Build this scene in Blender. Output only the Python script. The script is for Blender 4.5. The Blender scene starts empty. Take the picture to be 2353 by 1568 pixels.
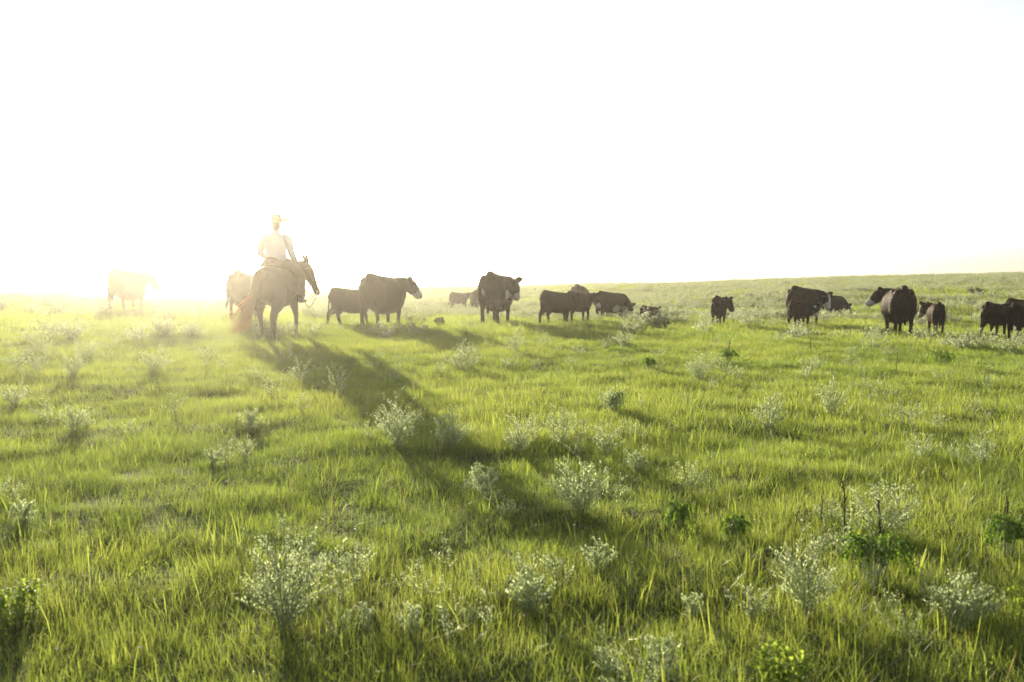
import bpy, bmesh, math, random
import numpy as np
from mathutils import Vector, Matrix

R = math.radians
SC = bpy.context.scene
COL = SC.collection
rng = np.random.default_rng(7)
random.seed(7)

# ------------------------------------------------------------------ camera, sky, sun, exposure
EYE = 1.60
FPX = 2288.0                       # focal length in pixels of a 2353 px wide frame (35 mm lens)
CU, CV, EYEV = 1176.5, 784.0, 615.0
PITCH = math.atan((CV - EYEV) / FPX)
cam_d = bpy.data.cameras.new('camera')
cam_d.lens = 35.0; cam_d.sensor_width = 36.0
cam_d.clip_start = 0.05; cam_d.clip_end = 5000
cam_d.dof.use_dof = True; cam_d.dof.focus_distance = 17.0; cam_d.dof.aperture_fstop = 4.0
cam = bpy.data.objects.new('camera', cam_d); COL.objects.link(cam)
cam.location = (0, 0, EYE); cam.rotation_euler = (math.pi/2 - PITCH, 0, 0)
SC.camera = cam

SUN_EL, SUN_AZ = 8.8, -19.0        # degrees; azimuth from +Y towards +X
SDIR = Vector((math.sin(R(SUN_AZ))*math.cos(R(SUN_EL)), math.cos(R(SUN_AZ))*math.cos(R(SUN_EL)), math.sin(R(SUN_EL))))
w = bpy.data.worlds.new('World'); SC.world = w; w.use_nodes = True
nt = w.node_tree; nt.nodes.clear()
sky = nt.nodes.new('ShaderNodeTexSky'); sky.sky_type = 'NISHITA'; sky.sun_disc = False
sky.sun_elevation = R(SUN_EL); sky.sun_rotation = R(SUN_AZ)
sky.air_density = 1.0; sky.dust_density = 2.0; sky.ozone_density = 0.6; sky.altitude = 300
bg = nt.nodes.new('ShaderNodeBackground'); bg.inputs['Strength'].default_value = 0.10
wo = nt.nodes.new('ShaderNodeOutputWorld')
pale = nt.nodes.new('ShaderNodeHueSaturation'); pale.inputs['Saturation'].default_value = .4
nt.links.new(sky.outputs[0], pale.inputs['Color']); nt.links.new(pale.outputs[0], bg.inputs[0]); nt.links.new(bg.outputs[0], wo.inputs[0])

sun_d = bpy.data.lights.new('sun', 'SUN'); sun_d.energy = 5.0; sun_d.angle = R(0.5); sun_d.color = (1.0, 0.86, 0.60)
sun = bpy.data.objects.new('sun', sun_d); COL.objects.link(sun)
sun.rotation_euler = SDIR.to_track_quat('Z', 'Y').to_euler(); sun.location = SDIR*60

SC.view_settings.view_transform = 'Standard'; SC.view_settings.look = 'None'
SC.view_settings.gamma = 1.0; SC.view_settings.use_curve_mapping = False
SC.view_settings.exposure = 1.3
SC.render.engine = 'CYCLES'
SC.cycles.use_denoising = True
SC.cycles.max_bounces = 8; SC.cycles.diffuse_bounces = 3; SC.cycles.glossy_bounces = 2
SC.cycles.transmission_bounces = 4; SC.cycles.volume_bounces = 0; SC.cycles.transparent_max_bounces = 4
GLARE_HAZE_DENSITY, GLARE_HAZE_G = 0.0012, 0.905

# ------------------------------------------------------------------ terrain
def hsh(ix, iy, s):
    n = (ix*374761393 + iy*668265263 + s*974634557) & 0xffffffff
    n = ((n ^ (n >> 13))*1274126177) & 0xffffffff
    return ((n ^ (n >> 16)) & 0xffff)/65535.0
def vnoise(x, y, s=0):
    x = np.asarray(x, float); y = np.asarray(y, float)
    ix = np.floor(x).astype(np.int64); iy = np.floor(y).astype(np.int64)
    fx = x-ix; fy = y-iy; fx = fx*fx*(3-2*fx); fy = fy*fy*(3-2*fy)
    a = hsh(ix, iy, s); b = hsh(ix+1, iy, s); c = hsh(ix, iy+1, s); d = hsh(ix+1, iy+1, s)
    return (a*(1-fx)+b*fx)*(1-fy)+(c*(1-fx)+d*fx)*fy
PD = np.array([0, 10, 22, 30, 45, 70, 110, 130, 170, 260, 520, 900.])
PL = np.array([1.6, 1.60, 1.52, 1.44, 1.58, 2.10, 2.90, 3.5, 5.2, 10, 24, 45])
PM = np.array([1.6, 1.60, 1.56, 1.66, 2.20, 2.45, 2.40, 2.8, 4.6, 10, 24, 45])
PR = np.array([1.6, 1.64, 1.72, 1.92, 2.08, 1.75, 1.2, 1.45, 2.8, 8, 22, 43])
def pchip(xs, ys, x):
    h = np.diff(xs); dl = np.diff(ys)/h
    m = np.zeros(len(xs)); m[0] = 0; m[-1] = dl[-1]
    for i in range(1, len(xs)-1):
        m[i] = 0 if dl[i-1]*dl[i] <= 0 else (h[i-1]+h[i])/((h[i-1])/dl[i]+(h[i])/dl[i-1]) if True else 0
    k = np.clip(np.searchsorted(xs, x, side='right')-1, 0, len(xs)-2)
    t = (x-xs[k])/h[k]; t2 = t*t; t3 = t2*t
    return (2*t3-3*t2+1)*ys[k]+(t3-2*t2+t)*h[k]*m[k]+(-2*t3+3*t2)*ys[k+1]+(t3-t2)*h[k]*m[k+1]
def ground(x, y):
    x = np.asarray(x, float); y = np.asarray(y, float)
    d = np.clip(np.hypot(x, y), 0, 890)
    az = np.degrees(np.arctan2(x, y))
    s = np.clip(az/21.0, -1.6, 1.6)
    s = s*np.clip(1-(np.abs(az)-60)/60, 0, 1)
    l, m, r = pchip(PD, PL, d), pchip(PD, PM, d), pchip(PD, PR, d)
    drop = np.where(s < 0, m+(l-m)*(-s), m+(r-m)*s)
    z = EYE - drop
    fade = np.clip(1.6-d/160, 0, 1)
    z = z + fade*(0.05*(vnoise(x/3.7, y/3.7, 3)-.5) + 0.05*(vnoise(x/1.3, y/1.3, 4)-.5) + 0.06*(vnoise(x/.45, y/.45, 5)-.5))
    z = z + np.clip((d-25)/30, 0, 1)*fade*0.35*(vnoise(x/9, y/9, 6)-.5)
    return z
def gz(x, y): return float(ground(np.array([x]), np.array([y]))[0])
def ray(u, v):
    a, b = (u-CU)/FPX, (CV-v)/FPX
    c, s = math.cos(PITCH), math.sin(PITCH)
    return Vector((a, c+s*b, -s+c*b))
def hit(u, v, cover=0.0):
    """where the sight line through a picture point meets the ground (or the top of a cover of that height)"""
    r = ray(u, v); t = np.linspace(2.0, 140, 9000)
    z = EYE + r.z*t
    g = ground(r.x*t, r.y*t)+cover
    k = np.nonzero(z < g)[0]
    tt = t[k[0]] if len(k) else 110.0
    return Vector((r.x*tt, r.y*tt, gz(r.x*tt, r.y*tt)))
def pxm(p): return FPX/(p.y*math.cos(PITCH)+(EYE-p.z)*math.sin(PITCH))      # pixels per metre at a point

# ------------------------------------------------------------------ tagging helpers
def tag(o, label=None, cat=None, group=None, kind=None):
    if label: o['label'] = label
    if cat: o['category'] = cat
    if group: o['group'] = group
    if kind: o['kind'] = kind
    return o
def empty(name, loc, rz=0, scale=1.0):
    o = bpy.data.objects.new(name, None); COL.objects.link(o)
    o.empty_display_size = .2; o.location = loc; o.rotation_euler = (0, 0, rz); o.scale = (scale,)*3
    return o
def link(name, me, parent=None):
    o = bpy.data.objects.new(name, me); COL.objects.link(o)
    if parent: o.parent = parent
    return o

# ------------------------------------------------------------------ materials
def newmat(name):
    m = bpy.data.materials.new(name); m.use_nodes = True
    n = m.node_tree; n.nodes.clear(); out = n.nodes.new('ShaderNodeOutputMaterial')
    return m, n, out
def nd(n, t, **kw):
    o = n.nodes.new(t)
    for k, v in kw.items():
        if k.startswith('i_'): o.inputs[int(k[2:]) if k[2:].isdigit() else k[2:]].default_value = v
        else: setattr(o, k, v)
    return o
def ramp(n, fac, stops):
    r = n.nodes.new('ShaderNodeValToRGB'); e = r.color_ramp.elements
    while len(e) < len(stops): e.new(.5)
    for q, (p, c) in zip(e, stops): q.position = p; q.color = (*c, 1)
    n.links.new(fac, r.inputs[0]); return r.outputs[0]
def leaf_mat(name, stops_d, stops_t, tw=.55, gloss=.05, rough=.4, inst=True):
    """thin leaf: diffuse + translucent + a little gloss; hue from a per-leaf value and a per-plant value"""
    m, n, out = newmat(name); L = n.links.new
    at = nd(n, 'ShaderNodeAttribute', attribute_name='blade')
    sep = nd(n, 'ShaderNodeSeparateXYZ'); L(at.outputs['Vector'], sep.inputs[0])
    if inst:
        a2 = nd(n, 'ShaderNodeAttribute', attribute_name='tone', attribute_type='INSTANCER'); tone = a2.outputs['Fac']
    else:
        a2 = nd(n, 'ShaderNodeObjectInfo'); tone = a2.outputs['Random']
    mm = nd(n, 'ShaderNodeMix', data_type='FLOAT'); mm.inputs[0].default_value = .5
    L(sep.outputs[0], mm.inputs[2]); L(tone, mm.inputs[3])
    cd = ramp(n, mm.outputs[0], stops_d); ct = ramp(n, mm.outputs[0], stops_t)
    # a few dry blades
    gt = nd(n, 'ShaderNodeMath', operation='GREATER_THAN'); gt.inputs[1].default_value = .5; L(sep.outputs[2], gt.inputs[0])
    md = nd(n, 'ShaderNodeMix', data_type='RGBA'); L(gt.outputs[0], md.inputs[0]); L(cd, md.inputs[6]); md.inputs[7].default_value = (.24, .19, .09, 1)
    mt = nd(n, 'ShaderNodeMix', data_type='RGBA'); L(gt.outputs[0], mt.inputs[0]); L(ct, mt.inputs[6]); mt.inputs[7].default_value = (.26, .19, .08, 1)
    d = nd(n, 'ShaderNodeBsdfDiffuse'); L(md.outputs[2], d.inputs[0])
    t = nd(n, 'ShaderNodeBsdfTranslucent'); L(mt.outputs[2], t.inputs[0])
    x = nd(n, 'ShaderNodeMixShader'); x.inputs[0].default_value = tw; L(d.outputs[0], x.inputs[1]); L(t.outputs[0], x.inputs[2])
    g = nd(n, 'ShaderNodeBsdfGlossy'); g.inputs['Roughness'].default_value = rough; g.inputs[0].default_value = (.9, .95, .85, 1)
    fr = nd(n, 'ShaderNodeFresnel'); fr.inputs[0].default_value = 1.38
    fm = nd(n, 'ShaderNodeMath', operation='MULTIPLY'); fm.inputs[1].default_value = gloss; L(fr.outputs[0], fm.inputs[0])
    y = nd(n, 'ShaderNodeMixShader'); L(fm.outputs[0], y.inputs[0]); L(x.outputs[0], y.inputs[1]); L(g.outputs[0], y.inputs[2])
    L(y.outputs[0], out.inputs[0]); return m
M = {}
M['grass'] = leaf_mat('grass_blade', [(0, (.03, .05, .013)), (.5, (.06, .085, .02)), (1, (.10, .115, .034))],
                      [(0, (.15, .24, .03)), (.45, (.30, .40, .055)), (1, (.45, .51, .09))], .6, .075, .5)
M['silver'] = leaf_mat('silver_leaf', [(0, (.28, .34, .2)), (.5, (.34, .39, .25)), (1, (.40, .44, .3))],
                       [(0, (.44, .54, .25)), (.5, (.53, .62, .33)), (1, (.60, .67, .41))], .65, .08, .6, inst=False)
M['silver_far'] = leaf_mat('silver_leaf_far', [(0, (.24, .28, .18)), (.5, (.34, .38, .27)), (1, (.42, .45, .34))],
                       [(0, (.40, .48, .25)), (.5, (.52, .58, .35)), (1, (.62, .66, .45))], .6, .08, .6)
M['broad'] = leaf_mat('broad_leaf', [(0, (.035, .075, .018)), (.5, (.055, .105, .022)), (1, (.075, .125, .028))],
                      [(0, (.12, .26, .02)), (.5, (.2, .36, .03)), (1, (.3, .44, .04))], .55, .15, .5, inst=False)
M['lime'] = leaf_mat('lime_leaf', [(0, (.06, .11, .02)), (1, (.11, .16, .03))],
                     [(0, (.32, .46, .06)), (1, (.46, .55, .09))], .62, .12, .5, inst=False)
M['dullbush'] = leaf_mat('dull_leaf', [(0, (.06, .08, .035)), (1, (.12, .145, .07))],
                     [(0, (.08, .11, .04)), (1, (.17, .2, .09))], .4, .08, .5, inst=False)
def simple(name, col, rough=.7, spec=.3, noise=None, sheen=0, bump=0, scale=12.0):
    m, n, out = newmat(name); L = n.links.new
    p = nd(n, 'ShaderNodeBsdfPrincipled'); p.inputs['Roughness'].default_value = rough
    p.inputs['Specular IOR Level'].default_value = spec
    p.inputs['Base Color'].default_value = (*col, 1)
    if sheen:
        p.inputs['Sheen Weight'].default_value = sheen; p.inputs['Sheen Roughness'].default_value = .35
    tc = nd(n, 'ShaderNodeTexCoord')
    if noise:
        z = nd(n, 'ShaderNodeTexNoise'); z.inputs['Scale'].default_value = scale; z.inputs['Detail'].default_value = 4
        L(tc.outputs['Object'], z.inputs['Vector'])
        L(ramp(n, z.outputs[0], [(.3, col), (.7, noise)]), p.inputs['Base Color'])
        if bump:
            b = nd(n, 'ShaderNodeBump'); b.inputs['Strength'].default_value = bump; b.inputs['Distance'].default_value = .01
            L(z.outputs[0], b.inputs['Height']); L(b.outputs[0], p.inputs['Normal'])
    L(p.outputs[0], out.inputs[0]); return m
M['stem'] = simple('green_stem', (.2, .25, .12), .8, .2, (.28, .3, .17))
M['drystem'] = simple('dry_brown_stalk', (.06, .04, .03), .85, .2, (.10, .07, .05), scale=40)
M['flower'] = simple('white_petal', (.8, .8, .78), .6, .2, (.7, .7, .72))
M['violet'] = simple('violet_petal', (.35, .25, .6), .6, .2, (.45, .35, .65))
def coat_mat(name, dark, dark2, white=(.50, .47, .42), sheen=.03, sheen_col=(1, .78, .55), spec=.05, rough=.7):
    m, n, out = newmat(name); L = n.links.new
    p = nd(n, 'ShaderNodeBsdfPrincipled')
    at = nd(n, 'ShaderNodeAttribute', attribute_name='patch')
    tc = nd(n, 'ShaderNodeTexCoord')
    z = nd(n, 'ShaderNodeTexNoise'); z.inputs['Scale'].default_value = 3.0; z.inputs['Detail'].default_value = 5
    L(tc.outputs['Object'], z.inputs['Vector'])
    base = ramp(n, z.outputs[0], [(.35, dark), (.7, dark2)])
    z2 = nd(n, 'ShaderNodeTexNoise'); z2.inputs['Scale'].default_value = 14; z2.inputs['Detail'].default_value = 3
    L(tc.outputs['Object'], z2.inputs['Vector'])
    ad = nd(n, 'ShaderNodeMath', operation='ADD'); L(at.outputs['Fac'], ad.inputs[0])
    sb = nd(n, 'ShaderNodeMath', operation='MULTIPLY_ADD'); sb.inputs[1].default_value = .8; sb.inputs[2].default_value = -.4
    L(z2.outputs[0], sb.inputs[0]); L(sb.outputs[0], ad.inputs[1])
    mr = nd(n, 'ShaderNodeMapRange'); mr.inputs[1].default_value = .42; mr.inputs[2].default_value = .58
    L(ad.outputs[0], mr.inputs[0])
    mx = nd(n, 'ShaderNodeMix', data_type='RGBA'); L(mr.outputs[0], mx.inputs[0]); L(base, mx.inputs[6]); mx.inputs[7].default_value = (*white, 1)
    L(mx.outputs[2], p.inputs['Base Color'])
    hz = nd(n, 'ShaderNodeTexNoise'); hz.inputs['Scale'].default_value = 60; hz.inputs['Detail'].default_value = 3
    mp = nd(n, 'ShaderNodeMapping'); mp.inputs['Scale'].default_value = (1, .35, .35); L(tc.outputs['Object'], mp.inputs[0]); L(mp.outputs[0], hz.inputs['Vector'])
    b = nd(n, 'ShaderNodeBump'); b.inputs['Strength'].default_value = .35; b.inputs['Distance'].default_value = .012
    L(hz.outputs[0], b.inputs['Height']); L(b.outputs[0], p.inputs['Normal'])
    p.inputs['Roughness'].default_value = rough; p.inputs['Specular IOR Level'].default_value = spec
    p.inputs['Sheen Weight'].default_value = sheen; p.inputs['Sheen Roughness'].default_value = .3; p.inputs['Sheen Tint'].default_value = (*sheen_col, 1)
    L(p.outputs[0], out.inputs[0]); return m
M['black_coat'] = coat_mat('black_coat', (.006, .004, .0035), (.010, .007, .005))
M['brown_coat'] = coat_mat('dark_brown_coat', (.010, .005, .003), (.018, .009, .0055), sheen=.04, sheen_col=(1, .68, .42))
M['chestnut'] = coat_mat('chestnut_coat', (.05, .024, .012), (.07, .034, .017), sheen=.1, sheen_col=(1, .75, .5), spec=.25, rough=.5)
M['eye'] = simple('dark_eye', (.01, .008, .006), .1, .5)
M['tag'] = simple('green_ear_tag', (.25, .5, .4), .4, .4)
M['skin'] = simple('skin', (.36, .21, .15), .55, .3, (.42, .26, .19))
M['shirt'] = simple('pale_pink_cotton', (.60, .53, .54), .85, .15, (.66, .59, .60), sheen=.2, bump=.3, scale=18)
M['denim'] = simple('brown_work_trousers', (.10, .075, .045), .85, .15, (.14, .105, .065), bump=.3, scale=25)
M['felt'] = simple('brown_felt_hat', (.2, .13, .07), .8, .15, (.26, .18, .1), scale=30)
M['hatband'] = simple('dark_hat_band', (.06, .04, .03), .7, .2)
M['leather'] = simple('brown_leather', (.09, .045, .022), .5, .4, (.13, .07, .035), bump=.2, scale=20)
M['rope'] = simple('pale_rope', (.42, .36, .26), .8, .2, (.5, .44, .33), scale=60)
M['wool'] = simple('woven_saddle_blanket', (.28, .2, .14), .9, .1, (.16, .1, .08), bump=.4, scale=40)
M['metal'] = simple('worn_steel', (.4, .4, .4), .35, .5)
def hair_mat(name, d, t):
    m, n, out = newmat(name); L = n.links.new
    a = nd(n, 'ShaderNodeBsdfDiffuse'); a.inputs[0].default_value = (*d, 1)
    b = nd(n, 'ShaderNodeBsdfTranslucent'); b.inputs[0].default_value = (*t, 1)
    x = nd(n, 'ShaderNodeMixShader'); x.inputs[0].default_value = .55; L(a.outputs[0], x.inputs[1]); L(b.outputs[0], x.inputs[2])
    L(x.outputs[0], out.inputs[0]); return m
M['redhair'] = hair_mat('red_tail_hair', (.22, .12, .07), (.62, .40, .25))
M['blackhair'] = hair_mat('dark_tail_hair', (.015, .01, .008), (.10, .05, .03))

# soil under the grass
m, n, out = newmat('soil_and_thatch'); L = n.links.new
p = nd(n, 'ShaderNodeBsdfPrincipled'); p.inputs['Roughness'].default_value = .95; p.inputs['Specular IOR Level'].default_value = .1
tc = nd(n, 'ShaderNodeTexCoord'); z = nd(n, 'ShaderNodeTexNoise'); z.inputs['Scale'].default_value = 1.7; z.inputs['Detail'].default_value = 8
L(tc.outputs['Object'], z.inputs['Vector'])
L(ramp(n, z.outputs[0], [(.3, (.03, .045, .012)), (.55, (.045, .065, .016)), (.75, (.06, .065, .022))]), p.inputs['Base Color'])
b = nd(n, 'ShaderNodeBump'); b.inputs['Strength'].default_value = .8; b.inputs['Distance'].default_value = .05
z3 = nd(n, 'ShaderNodeTexNoise'); z3.inputs['Scale'].default_value = 14; z3.inputs['Detail'].default_value = 6; L(tc.outputs['Object'], z3.inputs['Vector'])
L(z3.outputs[0], b.inputs['Height']); L(b.outputs[0], p.inputs['Normal']); L(p.outputs[0], out.inputs[0])
M['soil'] = m

# ------------------------------------------------------------------ ground sheet
def build_ground():
    az = np.concatenate([np.arange(-42, 42.01, .3), np.arange(46, 318, 4.0)])
    ds = np.concatenate([[.15], np.geomspace(.6, 40, 210), np.geomspace(40.6, 880, 110)])
    A, D = np.meshgrid(np.radians(az), ds)
    X = np.sin(A)*D; Y = np.cos(A)*D
    Z = ground(X.ravel(), Y.ravel())
    V = np.stack([X.ravel(), Y.ravel(), Z], 1)
    na, ndd = len(az), len(ds)
    i = np.arange(ndd-1)[:, None]*na; j = np.arange(na)[None, :]; j2 = (j+1) % na
    F = np.stack([i+j, i+j2, i+na+j2, i+na+j], -1).reshape(-1, 4)
    V = np.vstack([V, [[0, 0, gz(0, 0.01)]]]); c = len(V)-1
    faces = F.tolist() + [[c, int((k+1) % na), int(k)] for k in range(na)]
    me = bpy.data.meshes.new('ground'); me.from_pydata(V.tolist(), [], faces); me.update()
    me.polygons.foreach_set('use_smooth', [True]*len(me.polygons))
    me.materials.append(M['soil'])
    bm = bmesh.new(); bm.from_mesh(me); bmesh.ops.recalc_face_normals(bm, faces=bm.faces)
    if sum(f.normal.z for f in list(bm.faces)[:500]) < 0: bmesh.ops.reverse_faces(bm, faces=bm.faces)
    bm.to_mesh(me); bm.free()
    tag(link('ground', me), 'gently rolling prairie ground under the green grass', 'ground', kind='structure')
build_ground()

# ------------------------------------------------------------------ grass
class Ribbons:
    """collects leaves / blades / tubes as plain arrays and makes one mesh of them"""
    def __init__(s): s.v = []; s.f = []; s.c = []; s.m = []; s.n = 0
    def add(s, V, F, col, mi=0):
        s.f += [[a+s.n for a in f] for f in F]; s.v.append(V); s.c.append(np.tile(col, (len(V), 1)) if np.ndim(col) == 1 else col)
        s.m += [mi]*len(F); s.n += len(V)
    def blade(s, base, az, h, lean, wd, segs, tone, dry=0, twist=0.):
        t = np.linspace(0, 1, segs+1)
        d = np.array([math.cos(az), math.sin(az)]); r = lean*h*t**1.8
        zz = h*(t-.35*min(lean, 1.3)*t**2.2)
        P = np.stack([base[0]+d[0]*r, base[1]+d[1]*r, base[2]+zz], 1)
        sa = az+math.pi/2+twist; sd = np.array([math.cos(sa), math.sin(sa), .15*math.sin(twist*2)])
        ww = wd*.5*np.clip(1-t, 0, 1)**.65*(.75+.5*t)
        Lf = P-sd*ww[:, None]; Rt = P+sd*ww[:, None]
        V = np.empty((2*segs+1, 3)); V[0:2*segs:2] = Lf[:-1]; V[1:2*segs:2] = Rt[:-1]; V[-1] = P[-1]
        F = [[2*i, 2*i+1, 2*i+3, 2*i+2] for i in range(segs-1)] + [[2*segs-2, 2*segs-1, 2*segs]]
        C = np.zeros((len(V), 3)); C[:, 0] = tone; C[:, 2] = dry
        s.add(V, F, C)
    def leaf(s, p, dirv, up, ln, wd, tone, mi=0, curl=.3):
        """pointed oval leaf of four faces, folded a little along the midrib and curled down"""
        d = Vector(dirv).normalized(); sdv = d.cross(Vector(up))
        if sdv.length < 1e-3: sdv = d.cross(Vector((1, 0, 0)))
        sdv.normalize(); nn = sdv.cross(d).normalized()
        P = Vector(p)
        mid = P+d*ln*.5+nn*ln*curl*.25; tip = P+d*ln-nn*ln*curl*.35
        q = P+d*ln*.22+nn*ln*curl*.15
        lf = mid+sdv*wd*.5+nn*wd*.12; rt = mid-sdv*wd*.5+nn*wd*.12
        V = np.array([P, q, mid, tip, lf, rt]); F = [[0, 4, 2], [0, 2, 5], [2, 4, 3], [2, 3, 5]]
        V = np.array([P, mid, tip, lf, rt]); F = [[0, 3, 1], [0, 1, 4], [1, 3, 2], [1, 2, 4]]
        s.add(V, F, np.array([tone, 0., 0.]), mi)
    def tube(s, pts, rads, mi=0, k=4):
        V = []; pts = [Vector(q) for q in pts]
        for i, (q, r) in enumerate(zip(pts, rads)):
            t = (pts[min(i+1, len(pts)-1)]-pts[max(i-1, 0)]).normalized()
            a = t.cross(Vector((.31, .9, .1))).normalized(); b2 = t.cross(a)
            for j in range(k):
                th = 2*math.pi*j/k; V.append(q+a*math.cos(th)*r+b2*math.sin(th)*r)
        F = [[i*k+j, i*k+(j+1) % k, (i+1)*k+(j+1) % k, (i+1)*k+j] for i in range(len(pts)-1) for j in range(k)]
        F.append([(len(pts)-1)*k+j for j in range(k)])
        s.add(np.array(V), F, np.array([.5, 0, 0]), mi)
    def mesh(s, name, mats):
        me = bpy.data.meshes.new(name)
        me.from_pydata(np.vstack(s.v).tolist(), [], s.f)
        at = me.attributes.new('blade', 'FLOAT_VECTOR', 'POINT'); at.data.foreach_set('vector', np.vstack(s.c).astype(np.float32).ravel())
        for q in mats: me.materials.append(q)
        if len(mats) > 1: me.polygons.foreach_set('material_index', s.m)
        me.update(); return me

def tuft(name, nb, rad, hmin, hmax, wd, segs, dryp=.06, longp=.05, leanm=.5, fan=False):
    rb = Ribbons()
    for _ in range(nb):
        r = rad*math.sqrt(rng.random()); th = rng.random()*6.283
        long = rng.random() < longp
        h = rng.uniform(hmin, hmax)*(1.5 if long else 1)
        lean = abs(rng.normal(leanm, .4)) if not long else rng.uniform(.3, 1.1)
        az = th+rng.normal(0, .5 if fan else 1.3)
        rb.blade((r*math.cos(th), r*math.sin(th), -.03), az, h, lean, wd*rng.uniform(.55, 1.35), segs,
                 np.clip(rng.normal(.62 if fan else .45, .25), 0, 1), 1. if rng.random() < dryp else 0., rng.normal(0, .6))
    return bpy.data.objects.new(name, rb.mesh(name, [M['grass']]))
def forb_tuft(name, n_, rad, h, ln):
    rb = Ribbons()
    for _ in range(n_):
        r = rad*math.sqrt(rng.random()); th = rng.random()*6.283; z = h*(1-.5*(r/rad)**2)*rng.uniform(.25, 1)
        a = rng.random()*6.283
        rb.leaf((r*math.cos(th), r*math.sin(th), z), (math.cos(a), math.sin(a), rng.uniform(-.2, .9)), (0, 0, 1), ln*rng.uniform(.6, 1.3), ln*rng.uniform(.22, .45), np.clip(rng.normal(.2, .15), 0, 1), 0, rng.uniform(0, .8))
    return bpy.data.objects.new(name, rb.mesh(name, [M['grass']]))

def scatter_object(name, pts, tone, rot, scl, idx, protos, label, cat):
    coll = bpy.data.collections.new(name+'_sources')
    for o in protos: coll.objects.link(o)
    order = sorted(range(len(protos)), key=lambda i: protos[i].name); inv = {p: k for k, p in enumerate(order)}
    me = bpy.data.meshes.new(name); me.vertices.add(len(pts)); me.vertices.foreach_set('co', np.asarray(pts, np.float32).ravel())
    a = me.attributes.new('rot', 'FLOAT_VECTOR', 'POINT'); a.data.foreach_set('vector', np.asarray(rot, np.float32).ravel())
    a = me.attributes.new('scl', 'FLOAT_VECTOR', 'POINT'); a.data.foreach_set('vector', np.asarray(scl, np.float32).ravel())
    a = me.attributes.new('vi', 'INT', 'POINT'); a.data.foreach_set('value', np.array([inv[i] for i in idx], np.int32))
    a = me.attributes.new('tone', 'FLOAT', 'POINT'); a.data.foreach_set('value', np.asarray(tone, np.float32))
    o = link(name, me)
    g = bpy.data.node_groups.new(name+'_scatter', 'GeometryNodeTree')
    g.interface.new_socket('Geometry', in_out='INPUT', socket_type='NodeSocketGeometry')
    g.interface.new_socket('Geometry', in_out='OUTPUT', socket_type='NodeSocketGeometry')
    gi = g.nodes.new('NodeGroupInput'); go = g.nodes.new('NodeGroupOutput')
    ip = g.nodes.new('GeometryNodeInstanceOnPoints'); ci = g.nodes.new('GeometryNodeCollectionInfo')
    ci.inputs[0].default_value = coll; ci.inputs['Separate Children'].default_value = True; ci.inputs['Reset Children'].default_value = True
    def na(nm, ty):
        q = g.nodes.new('GeometryNodeInputNamedAttribute'); q.data_type = ty; q.inputs[0].default_value = nm; return q.outputs[0]
    e2r = g.nodes.new('FunctionNodeEulerToRotation')
    g.links.new(na('rot', 'FLOAT_VECTOR'), e2r.inputs[0])
    g.links.new(gi.outputs[0], ip.inputs['Points']); g.links.new(ci.outputs[0], ip.inputs['Instance'])
    ip.inputs['Pick Instance'].default_value = True
    g.links.new(na('vi', 'INT'), ip.inputs['Instance Index']); g.links.new(e2r.outputs[0], ip.inputs['Rotation'])
    g.links.new(na('scl', 'FLOAT_VECTOR'), ip.inputs['Scale']); g.links.new(ip.outputs[0], go.inputs[0])
    md = o.modifiers.new('scatter', 'NODES'); md.node_group = g
    return tag(o, label, cat, kind='stuff')

def sector(d0, d1, dens, half=37.0):
    n_ = int(.5*(d1*d1-d0*d0)*R(2*half)*dens)
    d = np.sqrt(rng.random(n_)*(d1*d1-d0*d0)+d0*d0); a = R(half)*(2*rng.random(n_)-1)
    return np.sin(a)*d, np.cos(a)*d

def build_grass():
    protos, P, T, RO, S, I = [], [], [], [], [], []
    bands = [  # near, far, tufts per m2, variants, maker, arguments, share kept where the clump noise is low, tone shift
        (2.2, 9.5, 150, 9, tuft, (58, .10, .04, .12, .0027, 3), .75, 0),
        (8.5, 25, 62, 7, tuft, (66, .17, .05, .125, .0040, 3), .72, 0),
        (23, 62, 11, 5, tuft, (105, .38, .06, .15, .0085, 3), .45, 0),
        (58, 128, 3.6, 4, tuft, (150, .8, .09, .2, .018, 2), .45, 0),
        (2.2, 12, 20, 9, tuft, (8, .06, .07, .19, .0056, 4, .08, .1, .5, True), -.1, .1),
        (11, 30, 7, 5, tuft, (13, .10, .08, .18, .0075, 3, .08, .1, .5, True), -.1, .1),
        (2.2, 14, 4.5, 5, forb_tuft, (70, .10, .11, .030), -.5, -.25),
        (13, 32, 1.5, 4, forb_tuft, (80, .16, .12, .045), -.5, -.25)]
    for bi, (d0, d1, dens, nv, mk, spec, lo, sh) in enumerate(bands):
        k0 = len(protos)
        for _ in range(nv): protos.append(mk('grass_tuft', *spec))
        x, y = sector(d0, d1, dens)
        z = ground(x, y)
        clump = vnoise(x/.55, y/.55, 11 if bi < 4 else 51+bi); fine = vnoise(x/.22, y/.22, 17); big = vnoise(x/2.3, y/2.3, 12); huge = vnoise(x/7, y/7, 13)
        keep = rng.random(len(x)) < np.clip(lo+1.1*clump, 0, 1)
        h = (.58+.42*clump+.3*fine+.42*big)*rng.uniform(.8, 1.2, len(x))
        tone = np.clip(.5+sh+.9*(big-.5)+.5*(huge-.5)+.5*(clump-.5)+rng.normal(0, .12, len(x)), 0, 1)
        for q in np.nonzero(keep)[0]:
            P.append((x[q], y[q], z[q])); T.append(tone[q]); I.append(k0+int(rng.integers(nv)))
            RO.append((rng.normal(0, .12), rng.normal(0, .12), rng.random()*6.283))
            w_ = .85+.3*rng.random(); S.append((w_, w_, h[q]))
    scatter_object('grass', P, T, RO, S, I, protos, 'tall sunlit green grass covering the whole pasture', 'grass')
build_grass()

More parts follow.
